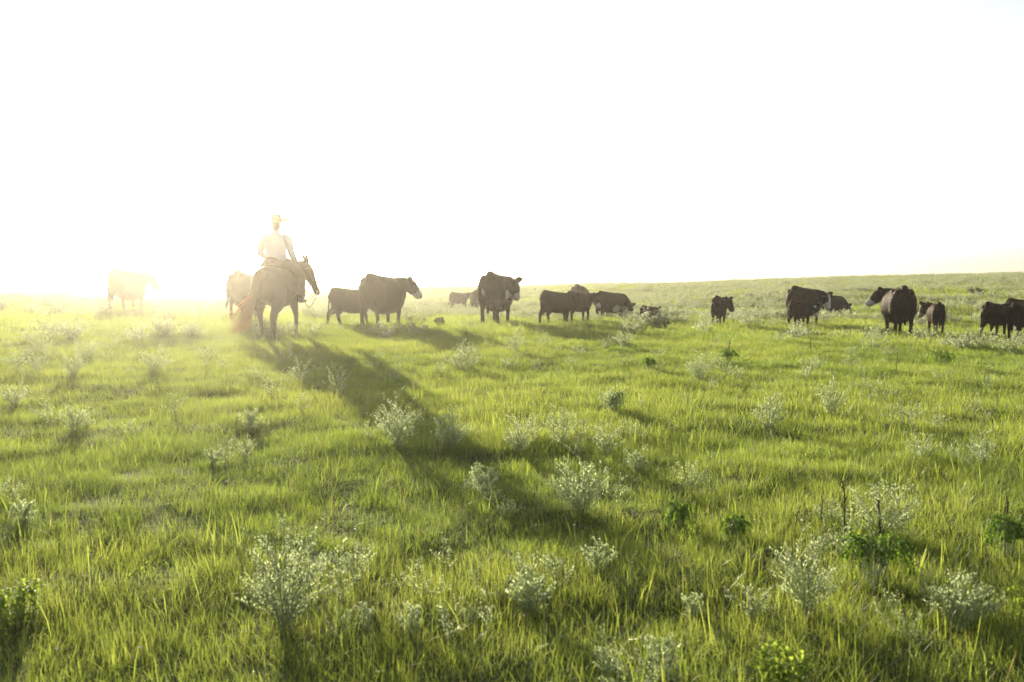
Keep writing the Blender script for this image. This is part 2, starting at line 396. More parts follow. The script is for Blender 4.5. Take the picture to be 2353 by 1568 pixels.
# ------------------------------------------------------------------ lofted bodies, fused into one skin by a voxel remesh
def catmull(A, k):
    A = np.asarray(A, float); n_ = len(A); out = []
    for i in range(n_-1):
        p0, p1, p2, p3 = A[max(i-1, 0)], A[i], A[i+1], A[min(i+2, n_-1)]
        for j in range(k):
            t = j/k; out.append(.5*((2*p1)+(-p0+p2)*t+(2*p0-5*p1+4*p2-p3)*t*t+(-p0+3*p1-3*p2+p3)*t**3))
    out.append(A[-1]); return np.array(out)
def loft(bm, secs, side=(1, 0, 0), segs=16, k=4, cap=.6):
    """secs: rows of (x, y, z, half width along side, half height); adds one closed tapered tube"""
    S = catmull(secs, k); P = S[:, :3]; sd0 = Vector(side); rings = []
    for i in range(len(P)):
        t = Vector(P[min(i+1, len(P)-1)]-P[max(i-1, 0)])
        if t.length < 1e-6: t = Vector((0, 1, 0))
        t.normalize(); nn = t.cross(sd0)
        if nn.length < 1e-3: nn = t.cross(Vector((0, 0, 1)))
        nn.normalize(); sv = nn.cross(t).normalized()
        a, b2 = max(S[i, 3], .002), max(S[i, 4], .002)
        rings.append([bm.verts.new(Vector(P[i])+sv*math.cos(h)*a+nn*math.sin(h)*b2) for h in np.linspace(0, 2*math.pi, segs, endpoint=False)])
    for r0, r1 in zip(rings, rings[1:]):
        for j in range(segs): bm.faces.new((r0[j], r0[(j+1) % segs], r1[(j+1) % segs], r1[j]))
    for r_, i, o in ((rings[0], 0, 1), (rings[-1], -1, -2)):
        d = Vector(P[i]-P[o]); d = d.normalized()*cap*min(S[i, 3], S[i, 4]) if d.length > 1e-6 else d
        c = bm.verts.new(Vector(P[i])+d)
        for j in range(segs): bm.faces.new((r_[j], r_[(j+1) % segs], c))
def ball(bm, c, r, segs=12):
    rx, ry, rz = r if hasattr(r, '__len__') else (r, r, r)
    g = bmesh.ops.create_uvsphere(bm, u_segments=segs, v_segments=max(6, segs//2+2), radius=1)
    for v in g['verts']: v.co = Vector((v.co.x*rx+c[0], v.co.y*ry+c[1], v.co.z*rz+c[2]))
def bm_mesh(bm, name, mats, smooth=True):
    bmesh.ops.recalc_face_normals(bm, faces=bm.faces)
    me = bpy.data.meshes.new(name); bm.to_mesh(me); bm.free()
    for q in (mats if isinstance(mats, (list, tuple)) else [mats]): me.materials.append(q)
    if smooth: me.polygons.foreach_set('use_smooth', [True]*len(me.polygons))
    me.update(); return me
def fuse(bm, name, mat, voxel, smooth_it=4, fac=.5):
    bmesh.ops.recalc_face_normals(bm, faces=bm.faces)
    me = bpy.data.meshes.new('tmp'); bm.to_mesh(me); bm.free()
    o = bpy.data.objects.new('tmp', me); COL.objects.link(o)
    r_ = o.modifiers.new('r', 'REMESH'); r_.mode = 'VOXEL'; r_.voxel_size = voxel
    s_ = o.modifiers.new('s', 'SMOOTH'); s_.iterations = smooth_it; s_.factor = fac
    dg = bpy.context.evaluated_depsgraph_get()
    m2 = bpy.data.meshes.new_from_object(o.evaluated_get(dg)); m2.name = name
    bpy.data.objects.remove(o); bpy.data.meshes.remove(me)
    m2.materials.clear(); m2.materials.append(mat)
    m2.polygons.foreach_set('use_smooth', [True]*len(m2.polygons)); m2.update()
    return m2
def rotz(v, a): c, s = math.cos(a), math.sin(a); return np.array([v[0]*c-v[1]*s, v[0]*s+v[1]*c, v[2]])

def head_frame(poll, yaw, pitch):
    """forward, side and up of a head; yaw > 0 turns it to the animal's right"""
    f = rotz(np.array([0, math.cos(pitch), math.sin(pitch)]), -yaw)
    s = rotz(np.array([1., 0, 0]), -yaw); u = np.cross(s, f); return f, s, u

def make_bovine(calf=False, hy=0, hp=-25, ny=0, ne=22, stride=(0, 0, 0, 0), patches=(), face=0, lie=False, tail=0., wide=1., graze=False):
    """coat mesh of one standing (or lying) animal in metres of a full-grown cow; faces +Y.
    hy/hp head yaw/pitch, ny/ne neck yaw/elevation (degrees); face: 0 none, 1 white muzzle, 2 white face"""
    bm = bmesh.new(); X = np.array
    kw, kh, kl = (.78, .86, .84) if calf else (1.02*wide, 1., .95)
    top = 1.36; legx = .15 if calf else .19
    body = [(-.86, 1.14, .10, .12), (-.835, 1.09, .215, .21), (-.74, 1.045, .31, .285), (-.55, .985, .375, .315), (-.36, .93, .42, .345), (-.12, .885, .455, .395),
            (.14, .875, .45, .40), (.36, .885, .43, .35), (.55, .90, .41, .29), (.70, .90, .36, .235), (.80, .90, .27, .17), (.86, .90, .16, .10)]
    rows = []
    for y, z, hh, hw in body:
        t_ = z+hh-.085*min(1, max(0, (y+.45)/1.0)); h2 = (hh+(.025 if abs(y) < .6 else 0))*kh
        rows.append((0, y*kl, t_-h2-(1-kh)*.02, hw*kw, h2))
    if lie: rows = [(x, y, z-.52, a*1.08, b_*.95) for x, y, z, a, b_ in rows]
    dz = -.52 if lie else 0
    loft(bm, rows, segs=22)
    # spine ridge with tail head, hook bones, shoulders
    loft(bm, [(0, -.82*kl, 1.24+dz, .08, .07), (0, -.73*kl, 1.335+dz, .085, .065), (0, -.5*kl, 1.31+dz, .10, .05), (0, 0, 1.25+dz, .10, .05), (0, .4*kl, 1.215+dz, .09, .06), (0, .6*kl, 1.16+dz, .07, .08)], segs=10)
    for s in (-1, 1):
        ball(bm, (s*.13*kw, -.70*kl, 1.16+dz), (.13, .16, .13))
        ball(bm, (s*.205*kw, -.46*kl, 1.19+dz), (.09, .16, .10))
        loft(bm, [(s*.10*kw, .50*kl, 1.11+dz, .11, .12), (s*.20*kw, .52*kl, .96+dz, .11, .17), (s*.235*kw, .56*kl, .82+dz, .09, .15), (s*.22*kw, .52*kl, .7+dz, .06, .10)], segs=12)
    # legs
    y_h, y_f = -.60*kl, .50*kl
    if not lie:
        for s, o in ((-1, stride[0]), (1, stride[1])):
            x = s*legx
            loft(bm, [(x*.85, y_h+.06, 1.12, .14*kw, .24*kl), (x*.98, y_h+.03, .94, .16*kw, .285*kl), (x*1.05, y_h+.02+o*.08, .78, .145*kw, .245*kl), (x*1.06, y_h+.0+o*.2, .65, .125*kw+.01, .19*kl), (x*1.02, y_h-.06+o*.4, .54, .085, .12),
                      (x, y_h-.13+o*.6, .44, .056, .076), (x, y_h-.12+o*.8, .28, .045, .052), (x, y_h-.10+o*.95, .13, .052, .058), (x, y_h-.06+o, .05, .054, .066), (x, y_h-.04+o, 0, .062, .08)], segs=12)
        for s, o in ((-1, stride[2]), (1, stride[3])):
            x = s*legx*.95
            loft(bm, [(x, y_f+.04, .98, .12*kw, .20*kl), (x*1.05, y_f+.0, .78, .115*kw, .16*kl), (x*1.03, y_f+o*.2, .61, .082, .10), (x, y_f+.02+o*.45, .43, .06, .066),
                      (x, y_f+.03+o*.65, .36, .056, .06), (x, y_f+.01+o*.8, .22, .044, .048), (x, y_f+.01+o*.95, .11, .049, .054), (x, y_f+.04+o, .045, .052, .062), (x, y_f+.06+o, 0, .06, .074)], segs=12)
        if not calf: ball(bm, (0, -.42, .56), (.15, .19, .13)); ball(bm, (0, .70, .64), (.09, .15, .13))
    else:
        for s in (-1, 1):
            loft(bm, [(s*.3, -.55, .40, .12, .2), (s*.42, -.35, .25, .1, .16), (s*.44, -.2, .1, .07, .09), (s*.38, -.5, .06, .05, .05)], segs=12)
            loft(bm, [(s*.2, .5, .4, .1, .14), (s*.28, .55, .2, .08, .1), (s*.26, .75, .08, .06, .06), (s*.24, .5, .05, .045, .045)], segs=12)
    # neck and head
    B = X([0, .62*kl, (1.0 if not calf else 1.05)+dz]); nl = .40 if not calf else .36
    if graze: nl *= 1.45
    ny_, ne_ = R(ny), R(ne)
    nd_ = rotz(X([0, math.cos(ne_), math.sin(ne_)]), -ny_); poll = B+nd_*nl+X([0, 0, .04])
    mid = B+rotz(X([0, math.cos(ne_), math.sin(ne_)]), -ny_*.6)*nl*.5+X([0, 0, .02])
    ns = rotz(X([1., 0, 0]), -ny_)
    loft(bm, [(*(B-X([0, .2, .10])), .18*kw, .30*kh), (*(B-X([0, 0, .03])), .18*kw, .29*kh), (*mid, .155*kw, .24*kh), (*poll, .12, .17), ], side=tuple(ns), segs=16)
    hs = 1.06 if calf else .94
    f, s_, u = head_frame(poll, R(ny+hy), R(hp))
    def H(a, b_=0, c=0): return poll+(f*a+s_*b_+u*c)*hs
    loft(bm, [(*H(-.07, 0, .0), .09*hs, .11*hs), (*H(.01, 0, .01), .14*hs, .16*hs), (*H(.12, 0, -.01), .15*hs, .18*hs), (*H(.24, 0, -.03), .125*hs, .155*hs),
              (*H(.35, 0, -.045), .102*hs, .125*hs), (*H(.44, 0, -.05), .104*hs, .108*hs), (*H(.49, 0, -.055), .094*hs, .088*hs)], side=tuple(s_), segs=16)
    for sg in (-1, 1):
        e0, e1, e2, e3 = H(-.01, sg*.09, .05), H(-.03, sg*.16, .09), H(-.05, sg*.235, .15), H(-.06, sg*.31, .20)
        loft(bm, [(*e0, .045, .036), (*e1, .085, .032), (*e2, .09, .03), (*e3, .03, .018)], side=tuple(f), segs=10)
        ball(bm, tuple(H(.14, sg*.122, .045)), .036*hs, 8)
    # tail
    if lie: tp = [(0, -.80*kl, .72, .045, .045), (.05, -.96*kl, .45, .03, .03), (.12, -1.0*kl, .2, .025, .025), (.3, -.95*kl, .06, .03, .03)]
    else: tp = [(0, -.66*kl, 1.28, .06, .05), (0, -.80*kl, 1.25, .06, .06), (0, -.87*kl, 1.17, .05, .06), (tail*.1, -.90*kl, 1.08, .042, .05), (tail*.4, -.94*kl, .88, .03, .03), (tail*.75, -.95*kl, .62, .026, .026), (tail*1., -.95*kl, .48, .042, .05), (tail*1.1, -.93*kl, .32, .02, .02)]
    loft(bm, tp, segs=8)
    me = fuse(bm, 'body', M['black_coat'], .021, 4)
    V = np.empty(len(me.vertices)*3, np.float32); me.vertices.foreach_get('co', V); V = V.reshape(-1, 3)
    pv = np.zeros(len(V))
    for (c, r_) in patches: pv = np.maximum(pv, np.clip(1.5-np.linalg.norm((V-X(c))/X(r_), axis=1), 0, 1))
    if face:
        q = (V-poll)/hs; a, b_, c = q@f, q@s_, q@u
        near = (np.abs(b_) < .17) & (np.abs(c) < .25) & (a > -.05) & (a < .7)
        if face == 1: fv = np.clip((a-.31-.25*c)*8+.5, 0, 1)
        else: fv = np.clip(np.maximum((a-.25)*8, np.minimum((.075-np.abs(b_))*14, (c-.03)*12)*(a > .02))+.5, 0, 1)
        nose = np.linalg.norm(q-(.50*f-.03*u)*1.0, axis=1)
        fv = np.where(nose < .07, 0, fv)
        pv = np.where(near, np.maximum(pv, fv), pv)
    at = me.attributes.new('patch', 'FLOAT', 'POINT'); at.data.foreach_set('value', pv.astype(np.float32))
    eyes = [tuple(H(.145, sg*.148, .05)) for sg in (-1, 1)]
    ear = tuple(H(-.02, .30, -.02)); return me, eyes, ear, hs

M['coat_hair'] = hair_mat('brown_coat_hair', (.006, .004, .003), (.10, .05, .028))
def coat_hair(me, n_, ln, seed, wd=.007):
    """short hairs standing off the hide, one thin triangle each"""
    r = np.random.default_rng(seed); me.calc_loop_triangles()
    T = np.empty(len(me.loop_triangles)*3, np.int32); me.loop_triangles.foreach_get('vertices', T); T = T.reshape(-1, 3)
    V = np.empty(len(me.vertices)*3, np.float32); me.vertices.foreach_get('co', V); V = V.reshape(-1, 3)
    a, b_, c = V[T[:, 0]], V[T[:, 1]], V[T[:, 2]]; N = np.cross(b_-a, c-a); A = np.linalg.norm(N, axis=1); N /= np.maximum(A, 1e-9)[:, None]
    k = r.choice(len(T), n_, p=A/A.sum()); u = r.random((n_, 1)); v = r.random((n_, 1)); f = (u+v) > 1; u = np.where(f, 1-u, u); v = np.where(f, 1-v, v)
    P = a[k]+(b_[k]-a[k])*u+(c[k]-a[k])*v; D = N[k]*.9+np.array([0, -.35, -.5])+r.normal(0, .25, (n_, 3)); D /= np.linalg.norm(D, axis=1)[:, None]
    S = np.cross(D, r.normal(0, 1, (n_, 3))); S /= np.linalg.norm(S, axis=1)[:, None]; L_ = ln*r.uniform(.6, 1.3, (n_, 1))
    Q = np.stack([P-S*wd*.5-N[k]*.004, P+S*wd*.5-N[k]*.004, P+D*L_], 1).reshape(-1, 3)
    m_ = bpy.data.meshes.new('coat_hair'); m_.from_pydata(Q.tolist(), [], np.arange(3*n_).reshape(-1, 3).tolist()); m_.materials.append(M['coat_hair']); m_.update(); return m_
EYE_ME = None
def animal(name, label, cat, group, u, v, vtop, heading, coat='black_coat', ear_tag=False, href=1.39, **kw):
    """stands on the ground where the sight line to its feet meets the grass; sized by the height it has in the picture"""
    global EYE_ME
    p = hit(u, v, .10); k = (v-vtop)/pxm(p)+.10; sc = k/href
    me, eyes, ear, hs = make_bovine(**kw)
    if coat != 'black_coat': me.materials.clear(); me.materials.append(M[coat])
    root = empty(name, (p.x, p.y, p.z-.02), -R(heading)-math.atan2(p.x, p.y), sc)      # heading is against the line of sight
    tag(root, label, cat, group)
    link('body', me, root)
    tag(link('coat_hair', coat_hair(me, 4500, .032 if not kw.get('calf') else .045, int(u)), root), kind='stuff')
    if EYE_ME is None:
        bm = bmesh.new(); ball(bm, (0, 0, 0), .022, 10); EYE_ME = bm_mesh(bm, 'eye', M['eye'])
    for e in eyes: o = link('eye', EYE_ME, root); o.location = e
    if ear_tag:
        bm = bmesh.new(); bmesh.ops.create_cube(bm, size=1)
        for q in bm.verts: q.co = Vector((q.co.x*.10, q.co.y*.012, q.co.z*.11))
        bmesh.ops.bevel(bm, geom=list(bm.edges), offset=.004, segments=1, affect='EDGES')
        o = link('ear_tag', bm_mesh(bm, 'ear_tag', M['tag'], False), root); o.location = ear; o.rotation_euler = (0, 0, R(heading))
    print('animal', label[:40], 'd=%.1f scale=%.2f' % (math.hypot(p.x, p.y), sc)); return root

HERD = 'black beef cattle walking away over the pasture'
CALVES = 'black calves among the cows'
def cow(label, *a, **k): return animal('cow', label, 'cow', HERD, *a, **k)
def calf(label, *a, **k): return animal('calf', label, 'calf', CALVES, *a, calf=True, **k)
W = lambda x, y, z, r: ((x, y, z), r if hasattr(r, '__len__') else (r, r, r))
cow('lone cow almost lost in the glare at far left of the herd', 296, 706, 614, 32, ny=30, hy=24, ne=2, hp=-50, stride=(-.1, .1, .08, -.06))
cow('cow standing mostly hidden behind the rump of the ridden horse', 562, 726, 619, 14, ny=10, ne=-10, hp=-50, tail=-.25)
calf('calf with lowered head nosing the flank of the hazy cow', 808, 741, 658, 72, ny=0, ne=-12, hp=-22, stride=(-.22, .16, .2, -.12), tail=-.1)
cow('hazy cow with white lower face, a calf nosing at its flank', 882, 742, 626, 30, ny=34, hy=28, ne=8, hp=-42, face=1, stride=(-.08, .06, .06, -.05), wide=1.05)
calf('small far calf side-on in silvery weeds, tail hanging straight, left of another distant animal', 1055, 708, 670, 60, ny=5, ne=6, hp=-40, tail=-.15)
cow('distant cow grazing, half covered by the big cow with white flank patches', 1098, 716, 665, 10, ny=10, ne=-45, hp=-65, graze=True, patches=[W(0, -.5, .45, (.2, .25, .25))])
cow('big cow seen from behind with white patches on its flank and belly', 1141, 738, 622, 14, ny=30, hy=18, ne=4, hp=-64, face=1,
    patches=[W(.34, -.35, .80, (.16, .14, .12)), W(0, -.2, .5, (.22, .5, .13)), W(-.14, -.88, .85, (.05, .1, .12))], wide=1.04)
calf('front calf of the tight pair, body side-on and head turned down', 1280, 738, 665, 52, ny=12, hy=26, ne=0, hp=-60, coat='brown_coat', stride=(-.14, .1, .06, -.08))
calf('rear calf of the tight pair with a white muzzle and chest', 1330, 733, 667, 42, ny=14, hy=20, ne=2, hp=-56, face=1, patches=[W(0, .72, .78, (.2, .25, .17))], coat='black_coat')
cow('cow grazing behind the tight pair of calves, only its back showing', 1333, 722, 652, 12, ny=0, ne=-44, hp=-65, graze=True, coat='brown_coat')
cow('grazing cow with white belly patch and a calf against its hind leg', 1406, 729, 667, 52, ny=6, ne=-42, hp=-66, graze=True, patches=[W(.3, .0, .56, (.22, .2, .18))], stride=(.04, -.04, .1, -.08))
calf('calf seen from behind standing against the grazing cow with white belly', 1391, 727, 683, 6, ny=30, ne=4, hp=-55, coat='brown_coat')
animal('calf', 'calf lying down in the grass beside the grazing cow', 'calf', CALVES, 1493, 730, 700, 35, calf=True, href=.87, lie=True, ny=-35, hy=0, ne=-4, hp=-30)
calf('lone calf seen from behind on the open grass, head turned right', 1652, 743, 677, 10, ny=34, hy=22, ne=4, hp=-52, tail=-.12)
cow('white faced cow looking back over a dark calf', 1848, 741, 655, 30, ny=42, hy=45, ne=-6, hp=-66, face=2)
calf('dark calf with green ear tag in front of the white faced cow looking back', 1838, 746, 687, 36, ny=16, hy=14, ne=-10, hp=-60, face=1, coat='brown_coat', ear_tag=True, stride=(-.06, .08, .03, -.03))
cow('grazing cow behind the white faced cow, nose down to the right', 1908, 725, 674, 58, ny=4, ne=-40, hp=-60, graze=True, stride=(.05, -.05, .12, -.1))
cow('large cow seen from behind looking left with white muzzle', 2062, 763, 654, -12, ny=-46, hy=-34, ne=12, hp=-34, face=1, wide=1.05, patches=[W(-.3, .0, .62, (.1, .1, .09))], stride=(.05, -.03, -.08, .05))
calf('brown calf with pale nose looking left, right of the large cow', 2149, 760, 691, -12, ny=-38, hy=-14, ne=10, hp=-52, face=1, coat='brown_coat')
calf('brown calf near the right edge with head over its neighbour', 2286, 768, 691, 26, ny=22, hy=24, ne=10, hp=-46, coat='brown_coat', stride=(-.1, .12, 0, 0), tail=-.08)
cow('cow at the right edge standing side-on behind two calves', 2356, 747, 684, 72, ny=4, ne=4, hp=-50)
calf('black calf cut by the right edge, seen from behind', 2343, 773, 692, 18, ny=10, ne=0, hp=-50)

# ------------------------------------------------------------------ the ridden horse
HP = hit(638, 768, .10); HHEAD = 19+math.degrees(math.atan2(HP.x, HP.y))
hs_ = ((768-607.5)/pxm(HP)+.10)/1.545
def build_horse():
    root = empty('horse', (HP.x, HP.y, HP.z-.01), -R(HHEAD), hs_)
    tag(root, 'saddled chestnut horse walking away with its rider, head turned right', 'horse')
    bm = bmesh.new(); X = np.array
    loft(bm, [(0, -.86, 1.20, .13, .15), (0, -.78, 1.165, .255, .30), (0, -.60, 1.145, .325, .375), (0, -.36, 1.12, .345, .40), (0, -.05, 1.06, .345, .40),
              (0, .25, 1.06, .33, .41), (0, .5, 1.09, .28, .415), (0, .66, 1.09, .225, .35), (0, .76, 1.08, .155, .22)], segs=22)
    yw = -R(40)
    def N(y, z): v = rotz(X([0, (y-.55)*.82, z]), yw*min(1, max(0, (y-.5)/.4))); return (v[0], v[1]+.55, v[2])
    loft(bm, [(*N(.55, 1.20), .19, .34), (*N(.72, 1.31), .16, .29), (*N(.92, 1.41), .125, .22), (*N(1.10, 1.49), .095, .165), (*N(1.18, 1.52), .08, .11)], side=tuple(rotz(X([1., 0, 0]), yw*.7)), segs=18)
    poll = X(N(1.15, 1.54)); f, s_, u = head_frame(poll, R(40+14), R(-64))
    H = lambda a, b_=0, c=0: poll+(f*a+s_*b_+u*c)*1.12
    loft(bm, [(*H(-.04, 0, -.02), .07, .085), (*H(.06, 0, -.01), .095, .125), (*H(.18, 0, -.02), .10, .14), (*H(.32, 0, -.02), .078, .105), (*H(.46, 0, -.02), .058, .075), (*H(.56, 0, -.025), .06, .07), (*H(.62, 0, -.03), .048, .052)], side=tuple(s_), segs=16)
    for sg in (-1, 1):
        loft(bm, [(*H(-.02, sg*.055, .05), .026, .03), (*H(-.10, sg*.08, .065), .026, .042), (*H(-.18, sg*.095, .07), .02, .028), (*H(-.235, sg*.10, .07), .01, .008)], side=tuple(s_), segs=8, k=3)
        ball(bm, tuple(H(.17, sg*.085, .06)), .032, 8)
    for s, o in ((-1, .22), (1, -.10)):
        x = s*.17
        loft(bm, [(x, -.56, 1.08, .17, .30), (x*1.12, -.53, .90, .165, .27), (x*1.15, -.55+o*.15, .75, .13, .20), (x*1.05, -.62+o*.35, .62, .08, .12), (x*.95, -.69+o*.5, .52, .058, .078),
                  (x*.95, -.67+o*.75, .32, .044, .052), (x*.95, -.66+o*.95, .15, .05, .058), (x*.95, -.62+o, .07, .05, .06), (x*.95, -.59+o, 0, .064, .08)], segs=12)
    for s, o in ((-1, -.2), (1, .2)):
        x = s*.17
        loft(bm, [(x, .5, 1.05, .13, .22), (x*1.08, .48, .86, .115, .17), (x*1.05, .50+o*.4, .67, .08, .105), (x, .54+o*.8, .50, .058, .066), (x, .52+o*.9, .44, .054, .06),
                  (x, .50+o, .28, .042, .048), (x, .48+o, .13, .048, .053), (x, .51+o, .06, .05, .058), (x, .54+o, 0, .062, .074)], segs=12)
    me = fuse(bm, 'body', M['chestnut'], .017, 4)
    V = np.empty(len(me.vertices)*3, np.float32); me.vertices.foreach_get('co', V); V = V.reshape(-1, 3)
    pv = np.clip(1.4-np.linalg.norm((V-X([.15, .7, .1]))/X([.12, .2, .18]), axis=1), 0, 1)
    at = me.attributes.new('patch', 'FLOAT', 'POINT'); at.data.foreach_set('value', pv.astype(np.float32))
    link('body', me, root)
    for sg in (-1, 1):
        bm = bmesh.new(); ball(bm, tuple(H(.17, sg*.107, .065)), .02, 8); link('eye', bm_mesh(bm, 'eye', M['eye']), root)
    # tail of loose hair blown to the left
    rb = Ribbons(); r = np.random.default_rng(3)
    for _ in range(110):
        q = r.random(); L_ = .75+.42*r.random(); sw = r.uniform(.16, .62)
        p0 = Vector((r.normal(0, .025), -.86+r.normal(0, .02), 1.33+r.normal(0, .03)))
        pts = [p0, p0+Vector((-.03-.05*sw, -.12, -.12)), p0+Vector((-.05-.16*sw, -.15, -.42*L_)), p0+Vector((-.08-.52*sw, -.14+r.normal(0, .04), -.75*L_)), p0+Vector((-.12-.86*sw, -.10+r.normal(0, .06), -1.02*L_))]
        rb.tube([tuple(x) for x in catmull([tuple(a) for a in pts], 3)], np.linspace(.011, .003, 13), k=3)
    link('tail', rb.mesh('tail', [M['redhair']]), root)
    rb = Ribbons()
    for _ in range(90):
        t = r.random(); y = .72+.42*t; b0 = X(N(y, 1.50+.09*t+.03))
        rb.tube([tuple(b0), tuple(b0+X([-.05, -.02, -.02])), tuple(b0+X([-.10-.02*r.random(), -.05, -.16])), tuple(b0+X([-.11-.03*r.random(), -.05, -.28]))], [.008, .008, .006, .002], k=3)
    link('mane', rb.mesh('mane', [M['redhair']]), root)
    return root, H, f, s_, u, N
horse, HH, hf, hsd, hu, HN = build_horse()

# tack: bridle with reins, and saddle
def tubes(name, paths, rad, mat, parent, k=6):
    bm = bmesh.new()
    for pth in paths: loft(bm, [(*p_, rad, rad) for p_ in pth], segs=k, k=3)
    return link(name, bm_mesh(bm, name, mat), parent)
def build_tack():
    t = empty('bridle', horse.location, horse.rotation_euler.z, hs_)
    tag(t, 'leather bridle with looping reins on the chestnut horse', 'bridle')
    ring = lambda a, rw, rh: [tuple(HH(a, rw*math.cos(q), -.02+rh*math.sin(q))) for q in np.linspace(0, 2*math.pi, 13)]
    tubes('noseband', [ring(.40, .075, .098)], .011, M['leather'], t)
    tubes('browband', [ring(.07, .104, .138)], .010, M['leather'], t)
    for s in (-1, 1): tubes('cheek_strap', [[tuple(HH(.02, s*.105, .02)), tuple(HH(.22, s*.105, -.02)), tuple(HH(.40, s*.082, -.03)), tuple(HH(.53, s*.066, -.05))]], .009, M['leather'], t)
    for s in (-1, 1): tubes('bit_shank', [[tuple(HH(.53, s*.07, -.03)), tuple(HH(.60, s*.08, -.08)), tuple(HH(.66, s*.08, -.13))]], .010, M['metal'], t)
    a = HH(.64, .08, -.12); hand = np.array([.30, .30, 1.60])
    low = HH(.66, .05, -.24)+np.array([0, 0, -.12])
    tubes('rein', [[tuple(a), tuple(low), tuple(low+np.array([-.10, -.06, .10])), tuple(np.array([.26, .72, 1.30])), tuple(hand)]], .009, M['leather'], t)
    tubes('rein', [[tuple(HH(.64, -.08, -.12)), tuple(np.array([-.02, 1.0, 1.30])), tuple(np.array([.1, .7, 1.5])), tuple(hand+np.array([-.03, 0, 0]))]], .009, M['leather'], t)
    tubes('lead_rope', [[tuple(HH(.5, .02, -.13)), tuple(HN(1.0, 1.30)), tuple(np.array([.32, .6, 1.36])), tuple(np.array([.27, .32, 1.56]))]], .012, M['rope'], t)
    s = empty('saddle', horse.location, horse.rotation_euler.z, hs_)
    tag(s, 'brown western saddle with hanging stirrups on the chestnut horse', 'saddle')
    def sheet(name, y0, y1, drop, off, mat, th=.02):
        bm = bmesh.new(); rows = []
        for y in np.linspace(y0, y1, 9):
            tt = np.interp(y, [-.36, -.05, .25, .5], [0, 1, 2, 3]); cz = np.interp(tt, [0, 1, 2, 3], [1.12, 1.06, 1.06, 1.09]); hw = np.interp(tt, [0, 1, 2, 3], [.345, .345, .33, .28]); hh = np.interp(tt, [0, 1, 2, 3], [.40, .40, .41, .415])
            row = []
            for q in np.linspace(-drop, drop, 21):
                row.append(bm.verts.new(((hw+off)*math.sin(q), y, cz+(hh+off)*math.cos(q))))
            rows.append(row)
        for a_, b_ in zip(rows, rows[1:]):
            for i in range(20): bm.faces.new((a_[i], a_[i+1], b_[i+1], b_[i]))
        bmesh.ops.solidify(bm, geom=list(bm.faces), thickness=-th)
        return link(name, bm_mesh(bm, name, mat), s)
    sheet('saddle_blanket', -.42, .50, 1.75, .012, M['wool'])
    sheet('skirt', -.34, .42, 1.35, .042, M['leather'])
    bm = bmesh.new(); loft(bm, [(0, -.24, 1.56, .17, .05), (0, -.05, 1.50, .14, .06), (0, .15, 1.50, .11, .06), (0, .28, 1.56, .09, .06)], segs=14); link('seat', bm_mesh(bm, 'seat', M['leather']), s)
    bm = bmesh.new(); loft(bm, [(-.18, -.26, 1.54, .03, .05), (-.1, -.31, 1.62, .03, .05), (0, -.33, 1.645, .03, .05), (.1, -.31, 1.62, .03, .05), (.18, -.26, 1.54, .03, .05)], side=(0, 1, 0), segs=10); link('cantle', bm_mesh(bm, 'cantle', M['leather']), s)
    bm = bmesh.new(); loft(bm, [(0, .30, 1.55, .05, .05), (0, .34, 1.63, .03, .03), (0, .35, 1.68, .045, .045)], segs=10); link('horn', bm_mesh(bm, 'horn', M['leather']), s)
    for sg in (-1, 1):
        tubes('stirrup_strap', [[(sg*.31, .08, 1.38), (sg*.41, .12, 1.15), (sg*.43, .14, .92)]], .022, M['leather'], s)
        tubes('stirrup', [[(sg*.37, .16, .80), (sg*.37, .15, .90), (sg*.43, .15, .94), (sg*.49, .15, .90), (sg*.49, .16, .80), (sg*.37, .16, .80)]], .014, M['leather'], s)
    tubes('rope_coil', [[(.33+.02*i, .34+.1*math.cos(q), 1.34+.12*math.sin(q)) for q in np.linspace(0, 6.28, 14)] for i in range(2)], .012, M['rope'], s)
build_tack()

